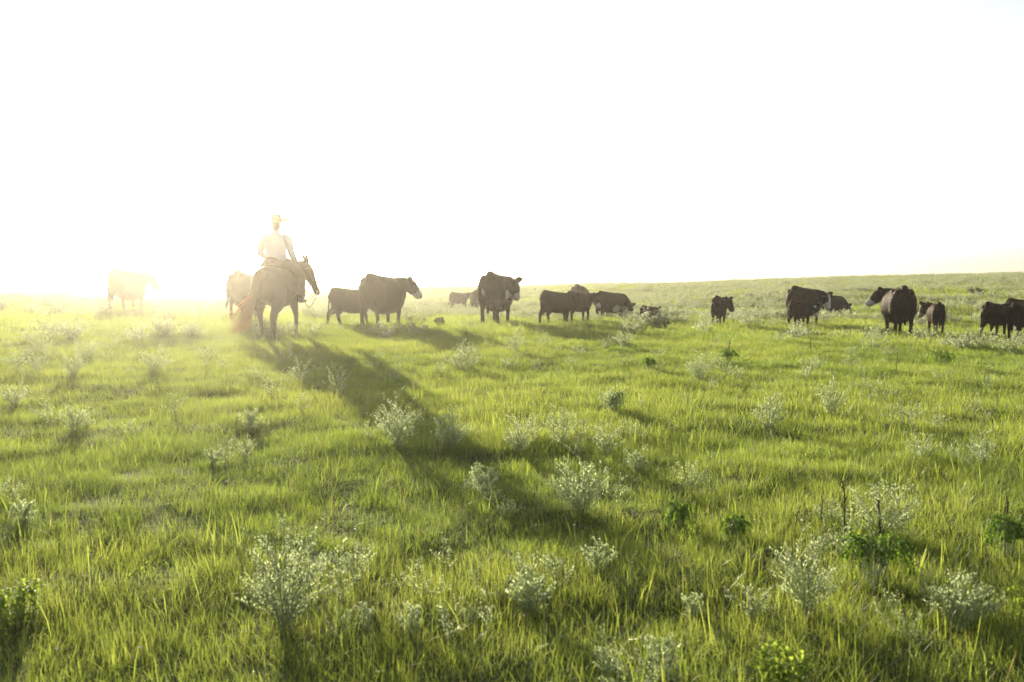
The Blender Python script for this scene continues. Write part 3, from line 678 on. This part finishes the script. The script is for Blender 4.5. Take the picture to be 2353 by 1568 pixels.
def build_rider():
    t = empty('person', horse.location, horse.rotation_euler.z, hs_); t.scale = (hs_*1.07, hs_*1.07, hs_)
    tag(t, 'rider in a wide brimmed hat and pale shirt sitting on the chestnut horse', 'person')
    Z = 1.60
    # arms: shoulders -> elbows -> hands
    armR = [(.13, .0, Z+.50), (.22, -.01, Z+.46), (.275, -.03, Z+.33), (.31, -.03, Z+.17), (.33, .08, Z+.05), (.32, .22, Z-.0)]
    armL = [(-.13, .0, Z+.50), (-.22, -.01, Z+.46), (-.275, -.03, Z+.33), (-.305, -.02, Z+.18), (-.24, .14, Z+.10), (-.08, .26, Z+.06)]
    legs = {s: [(s*.10, 0, Z-.02), (s*.26, .14, Z-.10), (s*.39, .26, Z-.30), (s*.415, .22, Z-.50), (s*.43, .14, Z-.72)] for s in (-1, 1)}
    bm = bmesh.new()
    loft(bm, [(0, -.02, Z-.06, .15, .12), (0, -.02, Z+.06, .16, .115), (0, -.01, Z+.18, .14, .10), (0, 0, Z+.36, .165, .115), (0, 0, Z+.48, .17, .09), (0, .0, Z+.55, .09, .07), (0, .01, Z+.60, .062, .066), (0, .02, Z+.68, .06, .066)], segs=18)
    hy = -R(14); fw = rotz(np.array([0, 1., 0]), hy); sd = rotz(np.array([1., 0, 0]), hy); c = np.array([0, .035, Z+.76])
    hp_ = lambda a, b_, z: tuple(c+fw*a+sd*b_+np.array([0, 0, z]))
    loft(bm, [(*hp_(.02, 0, -.125), .045, .05), (*hp_(.012, 0, -.09), .068, .085), (*hp_(.0, 0, -.03), .08, .10), (*hp_(-.005, 0, .04), .082, .104), (*hp_(-.01, 0, .10), .06, .08)], side=tuple(sd), segs=16)
    loft(bm, [(*hp_(.09, 0, .02), .01, .01), (*hp_(.112, 0, -.02), .014, .014), (*hp_(.10, 0, -.035), .017, .012)], side=tuple(sd), segs=8, k=2)   # nose
    loft(bm, [(*hp_(.088, -.025, -.072), .008, .008), (*hp_(.094, 0, -.07), .010, .009), (*hp_(.088, .025, -.072), .008, .008)], side=(0, 0, 1), segs=8, k=2)   # lips
    for s in (-1, 1): loft(bm, [(*hp_(.0, s*.074, -.035), .008, .012), (*hp_(-.008, s*.085, .0), .010, .022), (*hp_(-.012, s*.087, .022), .008, .012)], side=tuple(sd), segs=8, k=2)
    for A in (armR, armL):
        rr = [.06, .06, .052, .042, .036, .028]; loft(bm, [(*p_, r_, r_) for p_, r_ in zip(A, rr)], segs=12)
        e, q = np.array(A[-1]), np.array(A[-1])-np.array(A[-2]); q = q/np.linalg.norm(q); sdv = np.cross(q, [0, 0, 1.]); sdv /= np.linalg.norm(sdv)
        loft(bm, [(*e, .026, .02), (*(e+q*.05), .042, .02), (*(e+q*.10), .042, .018)], side=tuple(sdv), segs=10)
        for i, (ln, o) in enumerate(((.060, -.030), (.070, -.010), (.066, .010), (.050, .030))):
            b0 = e+q*.095+sdv*o; dn = np.array([0, 0, -1.])
            loft(bm, [(*b0, .0095, .0095), (*(b0+q*ln*.5+dn*.006), .009, .009), (*(b0+q*ln*.72+dn*.034), .0085, .0085), (*(b0+q*ln*.35+dn*.048), .007, .007)], segs=8, k=2)
        sg = 1 if A is armL else -1
        b0 = e+q*.03+sdv*sg*.034; loft(bm, [(*b0, .012, .012), (*(b0+q*.03+sdv*sg*.022), .011, .011), (*(b0+q*.062+sdv*sg*.018+np.array([0, 0, -.012])), .008, .008)], segs=8, k=2)
    for s in (-1, 1):
        rr = [.10, .085, .065, .052, .042]; loft(bm, [(*p_, r_, r_) for p_, r_ in zip(legs[s], rr)], segs=12)
        a = np.array(legs[s][-1]); loft(bm, [(*(a+np.array([0, -.03, -.03])), .035, .04), (*(a+np.array([0, .06, -.07])), .038, .035), (*(a+np.array([.02*s, .17, -.085])), .04, .022)], segs=10)
    link('body', fuse(bm, 'body', M['skin'], .0085, 2), t)
    bm = bmesh.new()
    loft(bm, [(0, -.02, Z+.04, .205, .16), (0, -.03, Z+.10, .22, .165), (0, -.025, Z+.20, .205, .15), (0, -.01, Z+.36, .215, .14), (0, 0, Z+.46, .205, .12), (0, 0, Z+.53, .135, .09), (0, .008, Z+.595, .072, .072), (0, .012, Z+.625, .068, .068)], segs=22, cap=.1)
    for A in (armR, armL):
        rr = [.085, .085, .078, .068, .056, .046]; loft(bm, [(*p_, r_, r_) for p_, r_ in zip(A, rr)], segs=14, cap=.2)
        e = np.array(A[-1]); q = e-np.array(A[-2]); q /= np.linalg.norm(q); loft(bm, [(*(e-q*.05), .046, .046), (*e, .046, .046)], segs=12, cap=.1)
    link('shirt', fuse(bm, 'shirt', M['shirt'], .012, 3), t)
    bm = bmesh.new()
    loft(bm, [(0, -.02, Z-.10, .18, .15), (0, -.03, Z-.02, .195, .165), (0, -.02, Z+.08, .18, .14)], segs=20, cap=.2)
    for s in (-1, 1):
        rr = [.135, .115, .092, .082, .085]; loft(bm, [(*p_, r_, r_*1.1) for p_, r_ in zip(legs[s], rr)], segs=14, cap=.1)
    link('trousers', fuse(bm, 'trousers', M['denim'], .014, 3), t)
    tubes('belt', [[(.187*math.cos(q), -.022+.147*math.sin(q), Z+.075) for q in np.linspace(0, 6.283, 17)]], .016, M['hatband'], t)
    for s in (-1, 1):
        a = np.array(legs[s][-1]); bm = bmesh.new()
        loft(bm, [(*(a+np.array([0, 0, .12])), .06, .062), (*(a+np.array([0, 0, 0])), .055, .06), (*(a+np.array([0, -.02, -.06])), .048, .055), (*(a+np.array([0, .05, -.09])), .046, .045), (*(a+np.array([.02*s, .15, -.10])), .05, .032), (*(a+np.array([.02*s, .21, -.105])), .03, .02)], segs=14)
        ball(bm, tuple(a+np.array([0, -.045, -.105])), (.035, .035, .03)); link('boot', fuse(bm, 'boot', M['leather'], .010, 2), t)
    # hat
    h = bmesh.new(); cz = Z+.83
    loft(h, [(0, .025, cz-.03, .10, .114), (0, .025, cz+.02, .10, .114), (0, .025, cz+.09, .098, .11), (0, .025, cz+.135, .094, .104), (0, .025, cz+.148, .07, .08)], segs=24, k=3, cap=.0)
    rings = []
    for rr, dz_ in ((.085, -.004), (.13, -.008), (.19, -.004), (.24, .010), (.25, .024), (.24, .034), (.19, .022), (.13, .016), (.085, .016)):
        rings.append([h.verts.new((rr*math.cos(q)*(1+.02*(rr > .15)), .025+rr*1.02*math.sin(q), cz+dz_+(.035*(rr/.238)**2)*math.cos(q)**2-.012*(rr/.238)**2*math.sin(q)**2)) for q in np.linspace(0, 2*math.pi, 32, endpoint=False)])
    for a_, b_ in zip(rings, rings[1:]):
        for i in range(32): h.faces.new((a_[i], a_[(i+1) % 32], b_[(i+1) % 32], b_[i]))
    hat = link('hat', bm_mesh(h, 'hat', M['felt']), t)
    hb = tubes('hat_band', [[(.101*math.cos(q), .025+.115*math.sin(q), cz+.035) for q in np.linspace(0, 6.283, 25)]], .010, M['hatband'], hat)
    bm = bmesh.new(); loft(bm, [(*hp_(-.04, 0, -.10), .058, .045), (*hp_(-.045, 0, -.02), .08, .068), (*hp_(-.02, 0, .05), .087, .10)], side=tuple(sd), segs=14)
    link('hair', bm_mesh(bm, 'hair', M['hatband']), t)
    for s in (-1, 1):
        bm = bmesh.new(); ball(bm, hp_(.082, s*.032, .0), .011, 8); link('eye', bm_mesh(bm, 'eye', M['eye']), t)
build_rider()

# ------------------------------------------------------------------ weeds
def make_weed(r, ns, h, spread, leaf=.022, dens=1.0, branch=5, split=True, flat=False):
    """stems and, stem by stem, their foliage; returns a list of (stem Ribbons, leaf Ribbons)"""
    out = []
    for k in range(ns):
        st, lf = Ribbons(), Ribbons()
        az = 2.4*k+r.normal(0, .35); ph = 1.3*math.sqrt((k+.3+.4*r.random())/ns); q_ = r.uniform(.72, 1.08); sp = spread*math.sin(ph)*q_*1.05; hh = h*(.16+.84*math.cos(ph))*q_
        base = Vector((r.normal(0, .012), r.normal(0, .012), -.03)); tip = Vector((math.cos(az)*sp, math.sin(az)*sp, hh))
        bend = Vector((math.cos(az)*sp*.42, math.sin(az)*sp*.42, hh*.55+.02)); pts = catmull([base, bend, tip], 5)
        st.tube(pts, np.linspace(.0032, .0012, len(pts)), k=4)
        at = lambda t: Vector(pts[min(int(t*(len(pts)-1)), len(pts)-1)])
        def spray(p0, p1, n_, l0):
            d = (p1-p0)
            for i in range(n_):
                t = (i+.5+.4*r.random())/n_; q = p0+d*t; a = r.random()*6.283
                sv = d.normalized().cross(Vector((math.cos(a), math.sin(a), .3))).normalized()
                lf.leaf(q, sv+d.normalized()*r.uniform(.1, .9)+Vector((0, 0, r.uniform(-.35, .25))), (0, 0, 1), l0*r.uniform(.6, 1.25), l0*r.uniform(.32, .5), np.clip(r.normal(.5, .22), 0, 1), 0, r.uniform(.1, .9))
            for i in range(5):        # tuft at the tip
                a = r.random()*6.283
                lf.leaf(p1, Vector((math.cos(a)*.8, math.sin(a)*.8, r.uniform(.2, 1))), (0, 0, 1), l0*r.uniform(.6, 1.1), l0*.4, np.clip(r.normal(.65, .2), 0, 1), 0, r.uniform(.1, .7))
        nb = max(2, int(branch*r.uniform(.8, 1.3)))
        for b in range(nb):
            t = .25+.72*(b+r.random()*.5)/nb; p0 = at(t); a = az+r.normal(0, 1.3)
            ln = h*r.uniform(.16, .46)*(1.15-.55*t)
            p1 = p0+Vector((math.cos(a)*.75, math.sin(a)*.75, r.uniform(.35, 1.0))).normalized()*ln
            st.tube([p0, p0.lerp(p1, .5)+Vector((0, 0, -.006)), p1], [.0018, .0015, .0009], k=3)
            spray(p0, p1, max(5, int(15*dens)), leaf)
        spray(at(.4), Vector(pts[-1]), max(8, int(20*dens)), leaf); out.append((st, lf))
    return out
def merged(parts, name, mat):
    rb = Ribbons()
    for st, lf in parts:
        for src, mi in ((st, 1), (lf, 0)):
            if not src.v: continue
            rb.add(np.vstack(src.v), src.f, np.vstack(src.c), mi)
    return rb.mesh(name, [mat, M['stem']])

def weed_detailed(name, label, cat, group, u, v, wpx, hpx, leaf, mat, ns, dens, seed, branch=5):
    """a big plant: stems as parts, each stem's foliage its sub-part"""
    r = np.random.default_rng(seed); p = hit(u, v, .05); s = pxm(p)
    h = hpx/s+.07; spread = .5*wpx/s
    root = empty(name, p, r.random()*6.28); tag(root, label, cat, group)
    for st, lf in make_weed(r, ns, h, spread*.95, leaf, dens, branch):
        so = link('stem', st.mesh('stem', [M['stem']]), root); tag(so, kind='stuff') if False else None
        fo = link('foliage', lf.mesh('foliage', [M[mat]]), so)
    return root
SG = 'large pale silvery weeds standing above the grass'
BIG = [  # label, u, v, width, height, leaf, stems, density
 ('biggest silvery weed in the left foreground, wide bushy vase shape', 655, 1425, 250, 235, .026, 17, 1.25),
 ('slim silvery weed just right of the biggest foreground one', 820, 1330, 62, 92, .026, 4, 1.2),
 ('dense silvery weed at the lower edge of the long rider shadow', 915, 1020, 122, 118, .030, 14, 1.3),
 ('greyish silvery weed standing inside the long rider shadow', 1040, 1020, 112, 78, .030, 12, 1.1),
 ('round silvery weed right of the long shadow, middle distance', 1195, 1032, 98, 82, .030, 11, 1.1),
 ('upright silvery weed beside the round one in the middle distance', 1290, 1022, 74, 92, .030, 8, 1.1),
 ('broad low silvery weed with several spikes right of the shadow end', 1335, 1165, 180, 108, .028, 15, 1.15),
 ('small pale mound of curled leaves at the shadow edge', 1112, 1118, 76, 48, .034, 9, 1.2),
 ('tall silvery weed in the right foreground beside the dark leafy plant', 1850, 1400, 165, 200, .026, 13, 1.15),
 ('spreading silvery weed behind the dark leafy plant at right', 2025, 1225, 225, 125, .026, 16, 1.1),
 ('feathery silvery weed at the lower right corner', 2200, 1425, 178, 104, .028, 14, 1.1),
 ('compact silvery weed in the centre foreground', 1215, 1395, 120, 105, .028, 10, 1.2),
 ('thin silvery weed right of the compact centre one', 1380, 1300, 88, 60, .026, 6, 1.1),
 ('plume shaped silvery weed on the open grass at right', 1910, 948, 92, 80, .032, 11, 1.2),
 ('soft rounded silvery weed left of the plume shaped one', 1767, 978, 88, 70, .032, 10, 1.1),
 ('tall narrow silvery weed beside the near end of the hazy shadow', 778, 905, 42, 70, .036, 4, 1.2),
 ('slender bright weed at the foot of the ridden horse shadow', 656, 830, 34, 50, .04, 3, 1.3),
 ('glowing pale weed in the hazy left field, tallest of three', 168, 862, 68, 52, .036, 9, 1.2),
 ('pale weed nearest the left edge below the lone hazy cow', 96, 805, 68, 50, .04, 8, 1.1),
 ('flat topped pale weed behind the tallest of three at left', 198, 820, 74, 44, .04, 9, 1.1),
 ('wide pair-like pale weed in the haze left of the horse', 355, 852, 118, 56, .036, 12, 1.),
 ('leaning pale weed low in the hazy left field', 172, 985, 84, 52, .034, 8, 1.1),
 ('pale weed cut by the left edge of the frame', 35, 928, 92, 46, .034, 9, 1.1),
 ('curled pale weed among broad leaves at left', 575, 982, 64, 40, .034, 8, 1.2),
 ('small curled pale weed in the lower left grass', 52, 1190, 68, 38, .032, 6, 1.2),
 ('two headed small pale weed left of the shadow', 490, 1062, 58, 34, .032, 5, 1.2),
 ('silvery weed beneath the cow shadow, centre field', 1078, 842, 76, 54, .036, 9, 1.1),
 ('tall tuft of silvery weed below the big cow with white patches', 1186, 806, 44, 54, .04, 6, 1.1),
 ('silvery weed in front of the far grazing cow shadow', 1432, 794, 70, 38, .04, 7, 1.1),
 ('low silvery weed in the middle of the right field', 1605, 866, 96, 54, .036, 10, 1.0),
 ('silvery weed with dark base right of centre', 1404, 940, 74, 58, .034, 8, 1.1),
 ('isolated silvery weed on the right field slope', 1462, 1078, 62, 48, .034, 6, 1.2),
 ('silvery weed by the right edge above the dark hollow', 2258, 1056, 60, 60, .03, 6, 1.1),
 ('small blue grey weed at the bottom right of centre', 1522, 1530, 56, 58, .026, 5, 1.2),
 ('pale weed with tiny white flowers low in the centre', 942, 1442, 58, 42, .022, 5, 1.2),
 ('little pale weed left of the white flowered one', 842, 1425, 36, 34, .022, 3, 1.2),
 ('thin silvery weed in the right foreground grass', 1590, 1412, 50, 42, .026, 5, 1.1)]
for i, (lab, u, v, w_, h_, lf_, ns_, de_) in enumerate(BIG):
    weed_detailed('silver_weed', lab, 'weed', SG, u, v, w_, h_, lf_*.66, 'silver', int(ns_*1.25), de_*.78, 100+i, 6)
DULL = [('dark rounded bush right of the resting calf', 1515, 756, 70, 26, .05, 12), ('low dark mound between the hazy cow shadow and the big cow', 1010, 746, 36, 16, .05, 7),
        ('dark round bush on the far slope near the horizon', 1722, 686, 18, 12, .09, 7), ('dark mound on the far right slope above the calves', 2244, 678, 52, 18, .09, 11)]
for i, (lab, u, v, w_, h_, lf_, ns_) in enumerate(DULL):
    weed_detailed('dark_bush', lab, 'bush', 'dark bushes out in the pasture', u, v, w_, h_, lf_, 'dullbush', ns_, 1.2, 200+i)

def leafy(name, label, cat, group, u, v, wpx, hpx, mat, seed, nst, leaf):
    """dark kind: arching stems with paired leaflets; lime kind: upright stems with pointed upright leaves"""
    r = np.random.default_rng(seed); p = hit(u, v, .05); s = pxm(p); h = hpx/s+.06; sp = .5*wpx/s
    root = empty(name, p, r.random()*6.28); tag(root, label, cat, group)
    for k in range(nst):
        az = 6.283*(k+.6*r.random())/nst; q = math.sqrt(r.uniform(.05, 1.)); st, lf = Ribbons(), Ribbons()
        if mat == 'lime':
            b0 = Vector((math.cos(az)*sp*q*.75, math.sin(az)*sp*q*.75, -.03)); tip = Vector((math.cos(az)*sp*q, math.sin(az)*sp*q, h*r.uniform(.6, .95)))
            pts = catmull([b0, b0.lerp(tip, .5)+Vector((0, 0, .02)), tip], 6); st.tube(pts, np.linspace(.004, .0015, len(pts)), k=4)
            for i in range(2, len(pts)):
                for _ in range(2):
                    a = r.random()*6.283
                    lf.leaf(pts[i], (math.cos(a)*.7, math.sin(a)*.7, r.uniform(.35, 1.1)), (0, 0, 1), leaf*r.uniform(.8, 1.3), leaf*r.uniform(.2, .3), np.clip(r.normal(.5, .25), 0, 1), 0, r.uniform(.2, 1.1))
        else:
            pts = catmull([(math.cos(az)*sp*q*.25, math.sin(az)*sp*q*.25, -.02), (math.cos(az)*sp*q*.5, math.sin(az)*sp*q*.5, h*r.uniform(.6, .95)), (math.cos(az)*sp*q*.85, math.sin(az)*sp*q*.85, h*r.uniform(.6, 1.0)), (math.cos(az)*sp*q*1.1, math.sin(az)*sp*q*1.1, h*r.uniform(.35, .75))], 6)
            st.tube(pts, np.linspace(.0035, .001, len(pts)), k=4)
            for i in range(4, len(pts)):
                d = Vector(pts[i]-pts[i-1]).normalized(); sv = d.cross(Vector((0, 0, 1))).normalized()
                for sg in (-1, 1):
                    lf.leaf(pts[i], sv*sg+d*.55+Vector((0, 0, r.uniform(-.3, .5))), (0, 0, 1), leaf*r.uniform(.7, 1.2), leaf*r.uniform(.26, .38), np.clip(r.normal(.5, .25), 0, 1), 0, r.uniform(.2, .9))
        so = link('stem', st.mesh('stem', [M['stem']]), root); link('foliage', lf.mesh('foliage', [M[mat]]), so)
BROAD = [('dark green leafy plant with arching leaflets in the right foreground', 2005, 1318, 185, 82, 'broad', 26, .042), ('dark green leafy plant cut by the right edge', 2310, 1268, 100, 70, 'broad', 16, .042),
         ('bright green leafy plant just right of the spiky silvery weed', 1562, 1205, 78, 40, 'broad', 14, .04), ('green leafy plant with curled leaflets left of the tall dry stalks', 1690, 1228, 84, 36, 'broad', 14, .04),
         ('dark leafy plant in the right middle distance with a stalk', 1675, 832, 46, 26, 'broad', 12, .06), ('dark leafy plant left of the one with a stalk', 1492, 846, 30, 20, 'broad', 9, .06),
         ('wide dark leafy plant in the far right grass', 2165, 842, 66, 34, 'broad', 14, .06), ('dark leafy sprig under the silvery weed right of centre', 1411, 938, 44, 34, 'broad', 9, .05),
         ('pale lime leafy plant at the left edge of the foreground', 38, 1410, 120, 52, 'lime', 15, .06), ('lime green leafy plant at the bottom edge right of centre', 1795, 1575, 130, 70, 'lime', 15, .06),
         ]
for i, (lab, u, v, w_, h_, mt, ns_, lf_) in enumerate(BROAD):
    leafy('leafy_plant', lab, 'plant', 'green leafy plants low in the grass', u, v, w_, h_, mt, 300+i, ns_, lf_)

# repeats: small silvery weeds, individually placed copies of eight models
WMOD = [merged(make_weed(np.random.default_rng(400+i), [5, 7, 4, 9, 6, 8, 3, 6][i], [.30, .26, .36, .28, .4, .3, .34, .24][i], [.16, .2, .1, .24, .14, .2, .06, .2][i], .020, .55, 4), 'small_silver_weed', M['silver']) for i in range(8)]
GRP = ['small weeds in the foreground grass', 'small weeds in the glaring left field', 'small weeds around the long shadow', 'small weeds on the open right field', 'small weeds around the middle cattle', 'small weeds around the right hand cattle']
def zone(x, y, u):
    d = math.hypot(x, y)
    if d < 10: return 0
    if u < 620: return 1
    if d < 20: return 2 if u < 1500 else 3
    return 4 if u < 1500 else 5
# things a small weed can be found by, at their picture place
MARKS = [(655, 1425, 'the biggest foreground weed'), (915, 1020, 'the dense weed at the shadow edge'), (1040, 1020, 'the grey weed in the long shadow'), (1195, 1032, 'the round weed right of the shadow'),
  (1335, 1165, 'the broad spiky weed near the centre'), (1112, 1118, 'the pale mound at the shadow edge'), (1850, 1400, 'the tall right foreground weed'), (2005, 1318, 'the dark leafy plant at right'),
  (2200, 1425, 'the feathery weed at lower right'), (1215, 1395, 'the compact centre foreground weed'), (1910, 948, 'the plume shaped weed at right'), (1767, 978, 'the soft rounded weed at right'),
  (656, 830, 'the slender weed in the horse shadow'), (168, 862, 'the glowing pale weed at left'), (96, 805, 'the pale weed at the left edge'), (355, 852, 'the wide pale weed in the haze'),
  (575, 982, 'the curled pale weed at left'), (1078, 842, 'the weed beneath the cow shadow'), (1605, 866, 'the low weed of the right field'), (1404, 940, 'the dark based weed right of centre'),
  (1462, 1078, 'the isolated weed right of centre'), (2258, 1056, 'the weed by the right edge'), (1522, 1530, 'the blue grey weed at the bottom'), (942, 1442, 'the white flowered weed low centre'),
  (38, 1410, 'the lime plant at the left edge'), (52, 1190, 'the curled lower left weed'), (490, 1062, 'the two headed weed at left'), (2165, 842, 'the wide dark plant at far right'),
  (296, 706, 'the lone cow at far left'), (640, 768, 'the ridden horse'), (808, 741, 'the nosing calf'), (882, 742, 'the hazy cow'), (1055, 708, 'the small far calf'), (1143, 738, 'the big white patched cow'),
  (1280, 738, 'the tight pair of calves'), (1406, 729, 'the grazing cow with the white belly'), (1493, 730, 'the lying calf'), (1655, 743, 'the lone calf'), (1838, 746, 'the calf with the ear tag'),
  (1910, 725, 'the right hand grazing cow'), (2060, 763, 'the large cow looking left'), (2148, 760, 'the brown calf looking left'), (2288, 768, 'the calves at the right edge'), (1515, 756, 'the dark rounded bush')]
USED = set()
def weed_label(u, v, hpx):
    size = 'tiny' if hpx < 17 else 'small' if hpx < 34 else 'taller'
    for mu, mv, nm in sorted(MARKS, key=lambda m: (m[0]-u)**2+(2.2*(m[1]-v))**2):
        du, dv = u-mu, v-mv; q = math.hypot(du, 2.2*dv)
        side = ('right of' if du > 0 else 'left of') if abs(du) > 2.2*abs(dv) else ('in front of' if dv > 0 else 'behind')
        far = 'close' if q < 70 else 'a short way' if q < 170 else 'some way'
        lab = '%s silvery weed %s %s %s' % (size, far, side, nm)
        if q < 700 and lab not in USED: USED.add(lab); return lab
    return '%s silvery weed scattered in the open grass away from any landmark' % size
def small_weeds():
    r = np.random.default_rng(31); n_ = 0; big = [(hit(b[1], b[2]).x, hit(b[1], b[2]).y) for b in BIG]
    keep_off = [(HP.x, HP.y, 1.2)]
    cnt = 0
    while cnt < 240:
        if cnt < 90:                      # companions growing round the big plants
            bx, by = big[int(r.integers(len(big)))]; q = r.uniform(.02, .075)*math.hypot(bx, by)*1.3; a = r.random()*6.283; x, y = bx+q*math.cos(a), by+q*math.sin(a); d = math.hypot(x, y)
        else: d = 8+26*r.random()**.85; a = R(28)*(2*r.random()-1); x, y = math.sin(a)*d, math.cos(a)*d
        if cnt >= 90 and vnoise(np.array([x/4.]), np.array([y/4.]), 21)[0] < .45 and d < 24: continue
        if any((x-p_)**2+(y-q_)**2 < .02 for p_, q_ in big) or any((x-p_)**2+(y-q_)**2 < m_*m_ for p_, q_, m_ in keep_off): continue
        o = link('small_silver_weed', WMOD[int(r.integers(8))]); z = gz(x, y)
        o.location = (x, y, z); o.rotation_euler = (r.normal(0, .08), r.normal(0, .08), r.random()*6.28); sc = r.uniform(.5, 1.1)*(1 if d > 8 else .75); o.scale = (sc, sc, sc*r.uniform(.85, 1.15))
        u = CU+FPX*x/y; c_, s_ = math.cos(PITCH), math.sin(PITCH); dp = y*c_-(z-EYE)*s_; u = CU+FPX*x/dp; v = CV-FPX*(y*s_+(z-EYE)*c_)/dp
        tag(o, weed_label(u, v, .3*sc*FPX/dp), 'weed', GRP[zone(x, y, u)]); cnt += 1
small_weeds()
def far_weeds():
    r = np.random.default_rng(33); protos = []
    for i in range(6):
        q = merged(make_weed(np.random.default_rng(500+i), 7, .34, .26, .045, .6, 3), 'far_weed', M['silver_far']); protos.append(bpy.data.objects.new('far_weed', q))
    P, T, RO, S, I = [], [], [], [], []
    for d0, d1, dens in ((22, 40, .9), (38, 70, 1.8), (66, 126, 2.3)):
        x, y = sector(d0, d1, dens, 36); z = ground(x, y); u = CU+FPX*x/y
        nz = vnoise(x/6, y/3.5, 41); k = rng.random(len(x)) < np.clip((nz-.38)*3.2+.12+(np.hypot(x, y) > 75)*.5, .04, 1)
        for q in np.nonzero(k)[0]:
            P.append((x[q], y[q], z[q])); T.append(rng.random()); RO.append((0, 0, rng.random()*6.28)); s = rng.uniform(.7, 1.5); S.append((s*1.2, s*1.2, s)); I.append(int(rng.integers(6)))
    print('far weeds', len(P))
    scatter_object('distant_weeds', P, T, RO, S, I, protos, 'mass of silvery weeds covering the far slope up to the skyline', 'weeds')
far_weeds()

# dry stalks
def stalk_mesh(seed, h=1.0):
    r = np.random.default_rng(seed); rb = Ribbons(); x = y = 0; pts = []
    for z in np.linspace(-.04, h, 9): pts.append((x, y, z)); x += r.normal(0, .004); y += r.normal(0, .004)
    rb.tube(pts, np.linspace(.0052, .0028, 9), k=5)
    for i in (3, 5, 6, 7):
        p0 = Vector(pts[i]); a = r.random()*6.28; l_ = r.uniform(.03, .12)
        rb.tube([p0, p0+Vector((math.cos(a)*.4, math.sin(a)*.4, .9))*l_], [.004, .002], k=4)
        for _ in range(2): a = r.random()*6.28; rb.leaf(p0, (math.cos(a), math.sin(a), -.4), (0, 0, 1), .03, .012, .5, 0, .8)
    return rb.mesh('dry_stalk', [M['drystem']])
SM = [stalk_mesh(600+i) for i in range(5)]
def stalk(label, group, u, v, top, tilt=0., thick=1., i=0):
    p = hit(u, v, .05); h = (v-top)/pxm(p)+.06; o = link('dry_stalk', SM[i % 5]); o.location = p
    o.rotation_euler = (0, R(tilt), i*1.7); o.scale = (thick, thick, h); tag(o, label, 'stalk', group)
ST = 'single dark dry stalks in the grass'
for i, (lab, u, v, t, ti, th) in enumerate([
    ('tallest dark dry stalk rising from the dark leafy plant at right', 1948, 1270, 1104, -2, 1.2), ('second dark dry stalk right of the tallest one', 2022, 1245, 1142, 2, 1.1),
    ('leaning dry stalk left of the tallest one', 1818, 1215, 1160, -20, 1.), ('short dry stalk between the leaning and the tallest one', 1890, 1205, 1148, 0, .9),
    ('dark dry stalk near the right edge of the foreground', 2324, 1212, 1140, -10, 1.1), ('thin dry stalk in the far right middle grass', 1861, 810, 772, 0, 1.4),
    ('thin dry stalk by the dark leafy plant in the middle distance', 1677, 830, 784, 0, 1.4), ('dry stalk in the grass at the end of the rider shadow', 1000, 1060, 1008, 3, 1.),
    ('thin dry stalk standing inside the hazy shadow', 1074, 790, 752, -3, 1.4), ('bent dry stalk low at the right of centre', 1130, 1240, 1190, 8, .9),
    ('thin dry stalk at far right above the dark hollow', 2060, 850, 806, 4, 1.3)]):
    stalk(lab, ST, u, v, t, ti, th, i)
rr_ = np.random.default_rng(77)
for i in range(44):
    u = rr_.choice([rr_.uniform(2098, 2262), rr_.uniform(2085, 2130)], p=[.7, .3]); v = rr_.uniform(730, 744)
    stalk('thin dry stalk in the row between the large cow and the right edge calves', 'row of dry stalks at right', u, v, v-rr_.uniform(26, 56), rr_.normal(0, 4), rr_.uniform(1.2, 1.8), i)

# small flowers
def flower_mesh(mat):
    rb = Ribbons(); rb.tube([(0, 0, 0), (.004, 0, .11), (.0, .004, .23)], [.002, .0016, .0012], 1, 4)
    for k in range(5):
        a = 6.283*k/5; rb.leaf((0, .004, .23), (math.cos(a), math.sin(a), .8), (0, 0, 1), .010, .008, .5, 0, .2)
    return rb.mesh('wildflower', [M[mat], M['stem']])
FW = [flower_mesh('flower'), flower_mesh('violet')]
FL = [(675, 1330, 0), (675, 1338, 0), (765, 1375, 1), (745, 1385, 1), (960, 1428, 0), (850, 1420, 0), (1320, 1222, 0), (1215, 1322, 0), (1250, 1385, 0), (320, 1510, 0), (130, 1515, 0),
      (1700, 1010, 0), (1860, 1298, 0), (1935, 1255, 0), (1895, 1200, 0), (1640, 1052, 0), (1540, 1200, 0), (985, 1380, 0), (620, 1310, 1), (1450, 1312, 0), (1950, 1258, 0), (1105, 1480, 0), (210, 1290, 0), (1985, 1420, 0)]
for u, v, c in FL:
    p = hit(u, v, .20); o = link('wildflower', FW[c]); o.location = p; o.rotation_euler = (0, 0, u)
    tag(o, 'tiny violet wildflower beside the biggest silvery weed' if c else 'tiny white wildflower dotted in the foreground grass', 'flower', 'tiny violet wildflowers' if c else 'tiny white wildflowers')

# ------------------------------------------------------------------ added haze box, stands in for the veiling glare of the lens
def build_glare_haze():
    zt, zb, e = EYE+1.6, -46.5, 900.0
    bm = bmesh.new(); bmesh.ops.create_cube(bm, size=1)
    for v in bm.verts: v.co = Vector((v.co.x*2*e, v.co.y*2*e, zb+(v.co.z+.5)*(zt-zb)))
    m, n, out = newmat('haze'); pv = nd(n, 'ShaderNodeVolumePrincipled')
    pv.inputs['Color'].default_value = (1, .96, .86, 1); pv.inputs['Density'].default_value = GLARE_HAZE_DENSITY; pv.inputs['Anisotropy'].default_value = GLARE_HAZE_G
    n.links.new(pv.outputs[0], out.inputs['Volume'])
    tag(link('haze', bm_mesh(bm, 'haze', m, False)), kind='stuff')
build_glare_haze()
